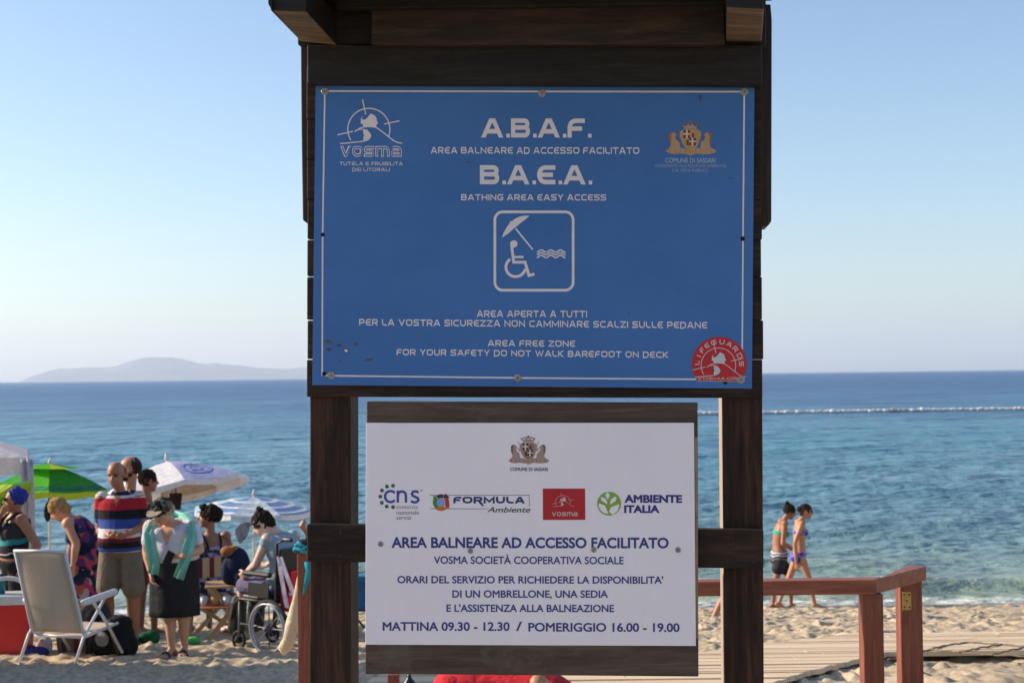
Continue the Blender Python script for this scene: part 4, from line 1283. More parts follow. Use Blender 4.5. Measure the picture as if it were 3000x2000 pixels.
PROF_T = [-.19, -.09, .04, .30, .50, .68, .84, .94, 1.0]
PROF_X = [.085, .150, .168, .146, .152, .168, .162, .110, .058]
PROF_Y = [.070, .105, .115, .098, .103, .112, .095, .072, .054]
class Person:
    """a figure in its own space: faces -Y, +X is the right side of the picture when not turned"""
    def __init__(s, label, loc, H=1.70, rz=0.0, skin=SK_TAN, wide=1.0, belly=0.0, fem=False, P=(0, 0, .93), C=(0, .01, 1.2), Nk=(0, 0, 1.45), hyaw=0, hpitch=0, head=None, shs=.178, hips=.092,
                 elL=None, wrL=None, elR=None, wrR=None, knL=None, anL=None, knR=None, anR=None, side_top=(1, 0, 0), side_bot=(1, 0, 0), ftL=None, ftR=None, group=None, limb=1.0, curl=.6):
        s.root = thing("person", label, "person", loc, rz, group)
        s.k = H / 1.75; s.skin = skin; s.wide = wide; s.belly = belly; s.fem = fem; s.limb = limb; s.curl = curl
        s.P, s.C, s.N = V(*P), V(*C), V(*Nk)
        s.sb, s.st = V(*side_bot).normalized(), V(*side_top).normalized()
        up = (s.N - s.C).normalized()
        s.shL = s.N - s.st * shs - up * .045; s.shR = s.N + s.st * shs - up * .045
        s.hpL = s.P - s.sb * hips - V(0, 0, .02); s.hpR = s.P + s.sb * hips - V(0, 0, .02)
        d = lambda a, dflt: V(*a) if a is not None else V(*dflt)
        s.elL = d(elL, s.shL + V(-.06, .02, -.29)); s.elR = d(elR, s.shR + V(.06, .02, -.29))
        s.wrL = d(wrL, s.elL + V(-.005, -.06, -.24)); s.wrR = d(wrR, s.elR + V(.005, -.06, -.24))
        s.knL = d(knL, (-.095, -.01, .50)); s.knR = d(knR, (.095, -.01, .50))
        s.anL = d(anL, (-.10, .02, .075)); s.anR = d(anR, (.10, .02, .075))
        s.ftL = d(ftL, (-.25, -1, -.0)).normalized(); s.ftR = d(ftR, (.25, -1, -.0)).normalized()
        y_, p_ = radians(hyaw), radians(hpitch)
        f = V(sin(y_), -cos(y_), 0)
        s.hs = V(cos(y_), sin(y_), 0)
        s.hf = (f * cos(p_) - V(0, 0, 1) * sin(p_)).normalized()
        s.hu = s.hs.cross(-s.hf).normalized() * -1
        if s.hu.z < 0: s.hu = -s.hu
        s.hc = V(*head) if head is not None else s.N + V(0, 0, .085) + s.hu * .085 + s.hf * .02
    def sp(s, t):
        P, C, Nn = s.P, s.C, s.N
        if t < 0: return P + (C - P).normalized() * t * (Nn - P).length
        if t > 1: return Nn + (Nn - C).normalized() * (t - 1) * (Nn - P).length
        return P * (1 - t) ** 2 + C * 2 * t * (1 - t) + Nn * t * t
    def ring(s, t, infl=0.0, n=20, fx=1.0, fy=1.0):
        c = s.sp(t); tg = (s.sp(t + .02) - s.sp(t - .02)).normalized()
        sd = s.sb.lerp(s.st, min(1, max(0, t))); sd = (sd - tg * sd.dot(tg)).normalized()
        fw = sd.cross(tg)
        rx = np.interp(t, PROF_T, PROF_X) * s.wide; ry = np.interp(t, PROF_T, PROF_Y) * (1 + (s.wide - 1) * .8)
        bl = s.belly * math.exp(-((t - .27) / .24) ** 2)
        if s.fem:
            rx *= 1 - .10 * math.exp(-((t - .40) / .15) ** 2) + .07 * math.exp(-((t - .0) / .14) ** 2)
            rx *= 1 - .07 * math.exp(-((t - .85) / .12) ** 2)
        ry += bl * .5
        rx, ry = (rx + infl) * fx, (ry + infl) * fy
        cc = c + fw * bl * .5
        out = []
        for k in range(n):
            a = 2 * pi * k / n
            out.append(cc + sd * rx * cos(a) + fw * ry * sin(a))
        return [p * s.k for p in out]
    def torso(s, mb, t0, t1, infl=0.0, m=16, **kw):
        mb.rings([s.ring(lerp(t0, t1, i / m), infl, **kw) for i in range(m + 1)])
    def c(s, mb, a, b, ra, rb):
        mb.cap(a * s.k, b * s.k, ra * s.k, rb * s.k)
    def e(s, mb, c, r, X=None, Y=None, Z=None):
        mb.ell(c * s.k, [q * s.k for q in r], X, Y, Z)
    def hand(s, mb, el, wr, sgn, palm):
        d = (wr - el).normalized()
        n = V(*palm); n = (n - d * n.dot(d)).normalized()
        l = d.cross(n) * sgn
        for o_ in (-.026, -.009, .009, .026):
            s.c(mb, wr + l * o_ * .6 + d * .01, wr + l * o_ + d * .085, .0145, .0125)
        for i, (o_, L) in enumerate(((-.031, .058), (-.0105, .075), (.0105, .080), (.031, .070))):
            a = wr + l * o_ + d * .085
            c1 = s.curl * (1.0 + .12 * i)
            d1 = (d * cos(c1 * .6) + n * sin(c1 * .6) + l * o_ * 1.5).normalized(); d2 = (d * cos(c1 * 1.5) + n * sin(c1 * 1.5)).normalized()
            b_ = a + d1 * L * .52; e_ = b_ + d2 * L * .5
            s.c(mb, a, b_, .0096, .0088); s.c(mb, b_, e_, .0088, .0072)
        a = wr + d * .028 + l * .026; b_ = a + d * .030 + l * .026 + n * .014; e_ = b_ + d * .030 + l * .006 + n * .012
        s.c(mb, a, b_, .0125, .0105); s.c(mb, b_, e_, .0105, .0085)
    def body(s, voxel=.0075, palmL=(.6, -.5, 0), palmR=(-.6, -.5, 0), eyes=True):
        mb = MB(); w = s.wide ** .6 * s.limb
        s.torso(mb, -.19, 1.0)
        if s.fem:
            c = s.sp(.66); tg = (s.sp(.7) - s.sp(.6)).normalized(); fw = s.st.cross(tg)
            for q in (-1, 1): s.e(mb, c + s.st * .075 * q * s.wide + fw * .075 * s.wide, (.06, .06, .062))
        c = s.sp(-.04); tg = (s.sp(.1) - s.sp(0)).normalized(); fw = s.sb.cross(tg)
        for q in (-1, 1): s.e(mb, c + s.sb * .075 * q - fw * .055 - V(0, 0, .02), (.085, .085, .095))
        # neck and head
        h, f, u, sd = s.hc, s.hf, s.hu, s.hs
        s.c(mb, s.N - (s.N - s.C).normalized() * .02, h - u * .06 - f * .028, .056 * w, .047)
        s.e(mb, h + u * .028 - f * .012, (.079, .098, .091), sd, f, u)
        s.e(mb, h - u * .040 + f * .022, (.066, .072, .074), sd, f, u)
        s.e(mb, h - u * .098 + f * .050, (.036, .030, .024), sd, f, u)
        s.c(mb, h + u * .006 + f * .086, h - u * .030 + f * .108, .0115, .0165)
        for q in (-1, 1):
            s.e(mb, h + sd * .076 * q - u * .008 - f * .012, (.010, .020, .030), sd, f, u)
            s.e(mb, h + sd * .030 * q + u * .022 + f * .079, (.026, .012, .008), sd, f, u)
        s.e(mb, h - u * .060 + f * .086, (.026, .010, .012), sd, f, u)
        # arms
        for sh, el, wr, sgn, palm in ((s.shL, s.elL, s.wrL, 1, palmL), (s.shR, s.elR, s.wrR, -1, palmR)):
            s.e(mb, sh, (.060 * w, .060 * w, .060 * w))
            s.c(mb, sh, el, .050 * w, .039 * w); s.c(mb, el, lerp(el, wr, .3), .039 * w, .040 * w); s.c(mb, lerp(el, wr, .3), wr, .040 * w, .026)
            s.hand(mb, el, wr, sgn, palm)
        for hp, kn, an, ft in ((s.hpL, s.knL, s.anL, s.ftL), (s.hpR, s.knR, s.anR, s.ftR)):
            s.c(mb, hp, kn, .084 * w, .053 * w)
            cd = (an - kn)
            back = V(-ft.x, -ft.y, 0) * .018
            s.c(mb, kn, kn + cd * .32 + back, .051 * w, .052 * w); s.c(mb, kn + cd * .32 + back, an, .052 * w, .033)
            heel = an - ft * .045 - V(0, 0, .035); ball = an + ft * .115 - V(0, 0, .045); toe = an + ft * .175 - V(0, 0, .052)
            s.c(mb, an, heel, .034, .033); s.c(mb, an, ball, .036, .027)
            lat = V(-ft.y, ft.x, 0)
            s.c(mb, ball - lat * .022, toe - lat * .02, .024, .018); s.c(mb, ball + lat * .018, toe + lat * .012 - ft * .02, .022, .016); s.c(mb, heel, ball, .030, .026)
        o = mb.blend("body", [s.skin, EYE_M, LIP_M, BROW_M], s.root, voxel, 2)
        if eyes:
            me = o.data
            n = len(me.polygons)
            ce = np.zeros(n * 3); me.polygons.foreach_get("center", ce); ce = ce.reshape(-1, 3) / s.k
            idx = np.zeros(n, dtype=np.int32)
            F = np.array(f); rel = ce - np.array(h)
            x = rel @ np.array(sd); z = rel @ np.array(u); y = rel @ F
            for q in (-1, 1):
                idx[(np.abs(x - q * .031) < .015) & (np.abs(z - .004) < .0065) & (y > .05)] = 1
                idx[(np.abs(x - q * .032) < .021) & (np.abs(z - .027 + np.abs(x) * .12) < .0055) & (y > .05)] = 3
            idx[(np.abs(x) < .025) & (np.abs(z + .060) < .0085) & (y > .06)] = 2
            me.polygons.foreach_set("material_index", idx)
        s.o = o
        return s
    def shirt(s, mt, t0=-.06, t1=.955, sleeve=.55, infl=.018, name="shirt", slack=.0, voxel=.010, neck=True, sl_r=.058):
        mb = MB(); w = s.wide ** .6
        s.torso(mb, t0, t1, infl)
        if sleeve:
            for sh, el in ((s.shL, s.elL), (s.shR, s.elR)):
                s.e(mb, sh - s.st * 0 - V(0, 0, .008), (.060 * w, .060 * w, .058 * w))
                s.c(mb, sh, lerp(sh, el, sleeve), (sl_r + .004) * w, sl_r * w)
        if s.fem:
            c = s.sp(.66); tg = (s.sp(.7) - s.sp(.6)).normalized(); fw = s.st.cross(tg)
            for q in (-1, 1): s.e(mb, c + s.st * .075 * q * s.wide + fw * .078 * s.wide, (.066, .066, .066))
        return mb.blend(name, mt, s.root, voxel, 4)
    def shorts(s, mt, f=.75, infl=.016, name="shorts", top=.0, flare=.0, voxel=.010):
        mb = MB(); w = s.wide ** .6
        s.torso(mb, -.17, top, infl, 8)
        for hp, kn in ((s.hpL, s.knL), (s.hpR, s.knR)):
            e_ = lerp(hp, kn, f)
            s.c(mb, hp, e_, .100 * w, (.075 + flare) * w)
        c = s.sp(-.04); tg = (s.sp(.1) - s.sp(0)).normalized(); fw = s.sb.cross(tg)
        for q in (-1, 1): s.e(mb, c + s.sb * .075 * q - fw * .055 - V(0, 0, .02), (.10, .10, .105))
        return mb.blend(name, mt, s.root, voxel, 4)
    def skirt(s, mt, top=.12, zb=.42, rx=.24, ry=.19, name="skirt", cen=None):
        """flared cloth from the waist down to height zb with soft folds"""
        mb = MB(); rr = [s.ring(top, .004, 40)]; r0 = s.ring(-.06, .03, 40); rr.append(r0)
        c1 = sum(r0, V(0, 0, 0)) / len(r0)
        kc = V(*(cen or (0, 0, 0)))
        for i in range(1, 9):
            q = i / 8; ring = []
            for k, p in enumerate(r0):
                a = 2 * pi * k / 40
                tgt = (kc + s.sb * rx * cos(a) + s.sb.cross(V(0, 0, 1)) * ry * sin(a)) * s.k
                tgt = V(tgt.x, tgt.y, zb * s.k)
                pt = p.lerp(tgt, q)
                fold = 1 + .035 * q * sin(a * 7 + 1) + .02 * q * sin(a * 13)
                ctr = c1.lerp(V(kc.x * s.k, kc.y * s.k, zb * s.k), q)
                ring.append(V(ctr.x + (pt.x - ctr.x) * fold, ctr.y + (pt.y - ctr.y) * fold, pt.z))
            rr.append(ring)
        mb.rings(rr)
        return mb.build(name, mt, s.root, smooth=True)
    def hair(s, mt, r=(.083, .101, .093), up=.036, back=.022, name="hair", extra=(), voxel=.007):
        mb = MB(); h, f, u, sd = s.hc, s.hf, s.hu, s.hs
        s.e(mb, h + u * up - f * back, r, sd, f, u)
        for (a, b_, c_), rad in extra:
            s.e(mb, h + sd * a + f * b_ + u * c_, rad, sd, f, u)
        o = mb.blend(name, mt, s.root, voxel, 1)
        rg = np.random.RandomState(3)
        me = o.data; n = len(me.vertices); co = np.zeros(n * 3); me.vertices.foreach_get("co", co); co = co.reshape(-1, 3)
        w1 = perlin(co[:, 0] * 45 + co[:, 2] * 22, co[:, 1] * 45 + co[:, 2] * 14)
        nr = np.zeros(n * 3); me.vertices.foreach_get("normal", nr); nr = nr.reshape(-1, 3)
        w2 = perlin(co[:, 0] * 110 + co[:, 2] * 60, co[:, 1] * 110 + co[:, 2] * 35 + 7)
        co = co + nr * (w1 * .018 + w2 * .010)[:, None]
        me.vertices.foreach_set("co", co.ravel()); me.update()
        return o
    def shades(s):
        mb = MB(); h, f, u, sd = s.hc, s.hf, s.hu, s.hs
        for q in (-1, 1):
            s.e(mb, h + sd * .033 * q + u * .006 + f * .092, (.030, .010, .022), sd, f, u)
            s.c(mb, h + sd * .062 * q + u * .010 + f * .075, h + sd * .084 * q + u * .004 - f * .01, .005, .004)
        s.c(mb, h + sd * -.03 + u * .012 + f * .098, h + sd * .03 + u * .012 + f * .098, .005, .005)
        return mb.blend("sunglasses", plain("dark_lens", (.015, .008, .010), .2), s.root, .005, 1)
    def vneck(s, o, depth=.16, half=.085):
        """open V at the throat of a shirt: those faces show skin"""
        me = o.data; me.materials.append(s.skin)
        fw = s.st.cross((s.N - s.C).normalized()); tg = (s.N - s.C).normalized(); c = s.sp(.97)
        for p in me.polygons:
            r = p.center / s.k - c
            z = r.dot(tg) + depth
            if r.dot(fw) > .0 and z > 0 and abs(r.dot(s.st)) < half * z / depth: p.material_index = len(me.materials) - 1
    def sandals(s, mt):
        for an, ft in ((s.anL, s.ftL), (s.anR, s.ftR)):
            mb = MB(); lat = V(-ft.y, ft.x, 0); b0 = an - V(0, 0, an.z - .012)
            pts = []
            for i in range(20):
                a = 2 * pi * i / 20
                pts.append((b0 + ft * (.06 + .145 * cos(a)) + lat * .047 * sin(a) * (1 + .15 * cos(a))) * s.k)
            mb.prism(pts, [p - V(0, 0, .018 * s.k) for p in pts])
            mb.tube([(b0 + ft * .11 + lat * .045 * cos(a) + V(0, 0, .062 * sin(a) - .0)) * s.k for a in np.linspace(0, pi, 9)], .010 * s.k, 6)
            mb.build("sandal", mt, s.root)
    def band(s, t0, t1, mt, name, infl=.007):
        mb = MB(); s.torso(mb, t0, t1, infl, 6)
        if s.fem and t0 > .5:
            c = s.sp(.66); tg = (s.sp(.7) - s.sp(.6)).normalized(); fw = s.st.cross(tg)
            for q in (-1, 1): s.e(mb, c + s.st * .075 * q * s.wide + fw * .079 * s.wide, (.064, .064, .060))
        return mb.blend(name, mt, s.root, .008, 2)

def mkJ(x, d, H, rz):
    loc = spot(x, d); k = H / 1.75; R = Matrix.Rotation(-rz, 3, 'Z')
    def J(px, py, off=0.0):
        return tuple(R @ (at(px, py, d + off) - loc) / k)
    return loc, J
D = radians
# ---- man in the striped polo shirt
loc, J = mkJ(278, 13.5, 1.73, 0)
c_w, c_r, c_k, c_b, c_dr = (.60, .56, .58), (.34, .015, .025), (.012, .012, .018), (.035, .065, .26), (.13, .018, .025)
polo = stripes("striped_polo_fabric", 'Z', .6, 1.6, [(.6, c_dr), (.888, c_w), (.906, c_b), (.945, c_k), (1.005, c_dr), (1.045, c_w), (1.13, c_b), (1.215, c_k), (1.30, c_r), (1.405, c_w)], wob=.03)
khaki = cloth("khaki_cotton", (.17, .14, .105)); blackc = cloth("black_cloth", (.016, .015, .018)); navyc = cloth("navy_cloth", (.014, .020, .055))
s = Person("balding man in red white and blue striped polo and khaki shorts, arms folded low", loc, 1.73, 0, SK_DEEP, 1.16, .07, hyaw=-6, hpitch=12, elL=J(230, 1219, .02), wrL=J(255, 1229, -.24), elR=J(330, 1206, 0), wrR=J(296, 1225, -.24), shs=.178,
           head=J(266, 1089, -.03), knL=(-.12, -.02, .50), knR=(.13, -.02, .50), anL=(-.13, .03, .075), anR=(.13, .02, .075))
s.body(palmL=(0, .6, .6), palmR=(0, .8, .4)); s.vneck(s.shirt(polo, -.07, .97, .62, .024, "polo_shirt"), .09, .035); s.shorts(khaki, .86, .014, flare=.030); s.hair(H_GREY, (.0815, .098, .080), .012, .034)
mb = MB(); mb.rings([s.ring(.95, .002, 24, .9, .95), s.ring(1.02, .012, 24), s.ring(1.04, .010, 24)], False); mb.build("collar", navyc, s.root, smooth=True)
s.sandals(blk)
# ---- bearded man behind him
loc, J = mkJ(300, 14.7, 1.85, D(-72))
s = Person("bearded man with shaved head and navy tee, half hidden behind the striped polo man", loc, 1.85, D(-72), SK_TAN, 1.05, .03, hyaw=-8, head=J(297, 1076, 0), wrR=J(238, 1300, -.1), elR=J(247, 1245, -.05), wrL=(-.25, -.1, .9))
s.body(); s.shirt(navyc, -.05, .965, .5, .022, "t_shirt"); s.shorts(blackc, .8, .018)
s.hair(H_BROWN, (.080, .088, .084), .026, .034, "cropped_hair")
mb = MB(); h, f, u, sd = s.hc, s.hf, s.hu, s.hs
s.e(mb, h - u * .085 + f * .040, (.058, .058, .040), sd, f, u); s.e(mb, h - u * .05 + f * .0, (.066, .05, .045), sd, f, u); mb.blend("beard", H_BROWN, s.root, .007, 1)
# ---- dark haired youth further back
loc, J = mkJ(342, 15.4, 1.74, D(150))
s = Person("black haired youth in navy shirt seen from behind by the bearded man", loc, 1.74, D(150), SK_DEEP, .95, head=J(341, 1104, 0), hyaw=-20)
s.body(); s.shirt(navyc, -.05, .96, .5, .022, "t_shirt"); s.shorts(cloth("rust_cloth", (.26, .09, .05)), .8); s.hair(H_DARK, (.088, .104, .096), .036, .016)
# ---- woman with cap and mint towel looking at her phone
loc, J = mkJ(402, 12.0, 1.56, 0)
white_tee = cloth("white_jersey", (.58, .54, .60)); skirt_m = cloth("black_skirt_cloth", (.022, .020, .022)); mint = cloth("mint_towelling", (.20, .50, .40))
s = Person("woman in dark cap, white tee and black skirt, mint towel round her neck", loc, 1.56, 0, SK_MID, 1.22, .05, True, hyaw=-30, hpitch=20, C=(-.01, -.02, 1.18), Nk=J(390, 1199, -.06), head=J(373, 1174, -.15),
           elL=J(337, 1264, -.02), wrL=J(347, 1316, -.10), elR=J(459, 1262, -.05), wrR=J(420, 1276, -.28), shs=.195, knL=(-.06, -.02, .50), knR=(.085, -.01, .50), anL=(-.03, .0, .075), anR=(.075, .06, .075), ftL=(-.3, -1, 0), ftR=(.1, -1, 0))
s.body(palmR=(0, .1, 1), palmL=(.8, -.2, 0)); s.vneck(s.shirt(white_tee, -.05, .94, .62, .026, "t_shirt"), .125, .06); s.skirt(skirt_m, .04, .40, .235, .19, cen=(.0, .0, 0))
cap_m = floral("dark_camouflage_cap", [(.020, .025, .018), (.05, .05, .035), (.012, .014, .012), (.16, .14, .11)], 22)
cp = s.hair(cap_m, (.088, .106, .090), .040, .008, "cap")
s.hair(hair_mat("pale_blonde_hair", (.40, .32, .22)), (.082, .075, .06), .0, .05, "hair")
mb = MB(); h, f, u, sd = s.hc, s.hf, s.hu, s.hs
pts = [(h + u * .045 + f * (.085 + .085 * sin(pi * i / 12)) + sd * (.085 * cos(pi * i / 12)) - u * .02 * sin(pi * i / 12)) * s.k for i in range(13)]
mb.prism(pts, [p - u * .008 for p in pts]); mb.build("cap_peak", cloth("tan_peak", (.28, .23, .18)), s.root); s.shades(); s.sandals(blk)
def strip(path, w0, w1, mt, name, root, rz, k_loc, th=.02):
    """soft folded cloth strip following picture points at distances"""
    P = [at(*p) for p in path]; fr = []
    for i, p in enumerate(P):
        t = (P[min(i + 1, len(P) - 1)] - P[max(i - 1, 0)]).normalized()
        sd_ = t.cross(V(0, 1, 0))
        if sd_.length < .1: sd_ = V(1, 0, 0)
        sd_.normalize(); w = lerp(w0, w1, i / (len(P) - 1)); n_ = sd_.cross(t)
        ring = []
        for q in range(24):
            a = 2 * pi * q / 24
            ring.append(p + sd_ * w * cos(a) * (1 + .05 * sin(2.1 * i)) + n_ * (th * sin(a) * .6 + .011 * sin(5.5 * cos(a) + .9 * i)))
        fr.append(ring)
    mb = MB(); mb.rings(fr)
    if rz: mb.v = [tuple(Matrix.Rotation(-rz, 3, 'Z') @ (V(*v_) - k_loc)) for v_ in mb.v]; return mb.build(name, mt, root, smooth=True)
    return mb.build(name, mt, root, smooth=True, off=k_loc)
dT = 12.0
strip([(400, 1183, dT + .10), (372, 1190, dT + .04), (350, 1204, dT - .08), (342, 1226, dT - .16), (348, 1258, dT - .18), (356, 1290, dT - .17), (352, 1318, dT - .16)], 
      .044, .046, mint, "towel", s.root, 0, loc, .011)
strip([(404, 1184, dT + .10), (424, 1190, dT + .02), (437, 1206, dT - .10), (440, 1230, dT - .20), (432, 1262, dT - .26), (420, 1300, dT - .26), (410, 1328, dT - .25)], .042, .046, mint, "towel_end", s.root, 0, loc, .011)
ph = at(388, 1281, 12.0 - .40)
pho = thing("phone", "dark phone held in the hand of the woman with the mint towel", "phone", ph)
mb = MB(); rot = Matrix.Rotation(D(28), 3, 'Y') @ Matrix.Rotation(D(-72), 3, 'X')
mb.box((0, 0, 0), (.066, .125, .009), rot); mb.build("case", blk, pho, bevel=.002)
mb = MB(); mb.box(rot @ V(0, 0, .0052), (.058, .110, .001), rot); mb.build("screen", plain("dark_glass", (.01, .012, .02), .08), pho)
# ---- blonde woman bending down in a flowered dress
loc, J = mkJ(188, 14.2, 1.62, D(-90))
fl_m = floral("pink_and_navy_flowered_cloth", [(.014, .016, .05), (.42, .05, .11), (.012, .014, .035), (.42, .33, .40), (.12, .03, .13), (.02, .03, .09), (.36, .10, .06)], 15)
s = Person("short haired blonde woman bending forward in a pink and navy flowered dress", loc, 1.62, D(-90), SK_MID, 1.20, .05, True, P=J(192, 1300, 0), C=J(212, 1235, 0), Nk=J(160, 1192, 0), head=J(134, 1170, 0), hyaw=0, hpitch=38, shs=.165,
           elR=J(175, 1248, -.20), wrR=J(168, 1296, -.22), elL=J(166, 1248, .22), wrL=J(155, 1292, .2), anL=(-.1, .05, .075), anR=(.1, .02, .075))
s.body(); s.shirt(fl_m, -.08, .93, 0, .016, "dress_top"); s.skirt(fl_m, .10, .46, .24, .20, "dress_skirt", cen=(0, .0, 0))
s.hair(H_BLOND, (.088, .106, .096), .034, .016, extra=(((0, -.07, -.03), (.07, .05, .07)),)); s.sandals(blk)
# ---- woman at the left edge in a blue bathing cap
loc, J = mkJ(36, 12.6, 1.48, D(-52))
suit = stripes("dark_swimsuit_bands", 'Z', .7, 1.4, [(.7, (.012, .012, .016)), (.80, (.42, .32, .30)), (.815, (.02, .018, .02)), (.86, (.16, .06, .03)), (.88, (.014, .014, .018)), (.93, (.45, .40, .42)), (.945, (.014, .014, .02)), (1.02, (.02, .20, .22)), (1.07, (.03, .032, .04))], wob=.10)
s = Person("woman in blue bathing cap and sunglasses, dark striped swimsuit and black trousers", loc, 1.48, D(-52), SK_DEEP, 1.22, .04, True, head=J(33, 1147, -.02), hyaw=-34, elL=J(-24, 1215, -.06), wrL=J(4, 1178, -.14), elR=J(86, 1252, -.12), wrR=J(62, 1300, -.3), shs=.20)
s.body(); s.shirt(suit, .14, .86, 0, .010, "swimsuit"); s.shorts(blackc, 1.0, .018, "trousers", .10, voxel=.011)
s.hair(cloth("royal_blue_cap_cloth", (.025, .04, .26)), (.090, .104, .098), .034, .030, "bathing_cap"); s.shades()
mb = MB()
for q in (-1, 1):
    st_t = s.st * q * .085
    pts = []
    for t_, o_ in ((.80, -1), (.90, -.95), (.97, -.3), (.97, .4), (.88, .95), (.78, 1)):
        c_ = s.sp(t_); tg = (s.sp(t_ + .02) - s.sp(t_ - .02)).normalized(); fw = s.st.cross(tg)
        pts.append((c_ + st_t + fw * (-o_) * (.108 if abs(o_) > .5 else .06) * 1.1 + tg * (.03 if abs(o_) < .5 else 0)) * s.k)
    mb.tube(pts, .014, 6)
mb.build("swimsuit_straps", blackc, s.root, smooth=True)
# ---- dark haired woman on the wooden chair
loc, J = mkJ(488, 15.0, 1.64, D(-150))
fl2 = floral("blue_grey_flowered_cloth", [(.05, .06, .12), (.34, .33, .42), (.03, .035, .07), (.20, .20, .32), (.45, .42, .48)], 22)
s = Person("dark curly haired woman in a strappy flowered top sitting with her back turned", loc, 1.64, D(-150), SK_DEEP, 1.1, .02, True, P=(0, .02, .58), C=(0, .05, .84), Nk=J(482, 1224, 0), head=J(478, 1186, .0), hyaw=62, hpitch=-4,
           knL=(-.12, -.44, .52), knR=(.12, -.44, .52), anL=(-.12, -.48, .08), anR=(.12, -.44, .08), elL=(-.27, -.05, .80), elR=(.27, -.05, .80), wrL=(-.12, -.28, .66), wrR=(.12, -.28, .66))
s.body(); s.shirt(fl2, -.08, .76, 0, .012, "sun_dress"); s.shorts(fl2, .8, .022, "dress_skirt", flare=.02)
s.hair(H_DARK, (.094, .112, .100), .036, .022, extra=(((0, -.10, .03), (.085, .06, .085)), ((.03, -.04, .10), (.06, .07, .05)), ((-.07, -.04, .05), (.045, .06, .06)), ((.07, -.05, .04), (.045, .06, .065)), ((0, .06, .10), (.06, .045, .04))))
mb = MB()
for q in (-1, 1):
    c0 = s.sp(.74); c1 = s.sp(.985); fw = s.st.cross(V(0, 0, 1))
    mb.tube([(c0 + s.st * q * .07 - fw * .125) * s.k, (s.sp(.86) + s.st * q * .085 - fw * .115) * s.k, (c1 + s.st * q * .095 - fw * .03) * s.k, (s.sp(.93) + s.st * q * .09 + fw * .09) * s.k], .011, 6)
mb.build("dress_straps", blackc, s.root, smooth=True)
# ---- young woman in the wheelchair
WRZ = D(-128)
loc, J = mkJ(640, 12.75, 1.62, WRZ)
wl = loc.copy()
grey_tee = cloth("pale_blue_grey_jersey", (.27, .33, .39))
s = Person("young woman with dark hair bun and pale blue tee sitting in the wheelchair", loc, 1.62, WRZ, SK_PALE, 1.06, .02, True, P=(0, .08, .62), C=(0, .16, .88), Nk=J(640, 1225, 0), head=J(602, 1203, -.02), hyaw=36, hpitch=34,
           knL=(-.11, -.38, .60), knR=(.11, -.38, .60), anL=(-.10, -.50, .20), anR=(.10, -.50, .20), elR=J(588, 1296, -.12), wrR=J(566, 1314, -.02), elL=(-.28, -.02, .86), wrL=(-.15, -.30, .78), shs=.17)
s.body(); s.shirt(grey_tee, -.05, .96, .16, .018, "t_shirt"); s.shorts(cloth("violet_grey_cloth", (.13, .11, .19)), .95, .02, "trousers", flare=.01)
s.hair(H_DARK, (.087, .106, .098), .034, .020, extra=(((0, -.055, .128), (.036, .036, .034)), ((0, -.075, -.03), (.06, .05, .06))))
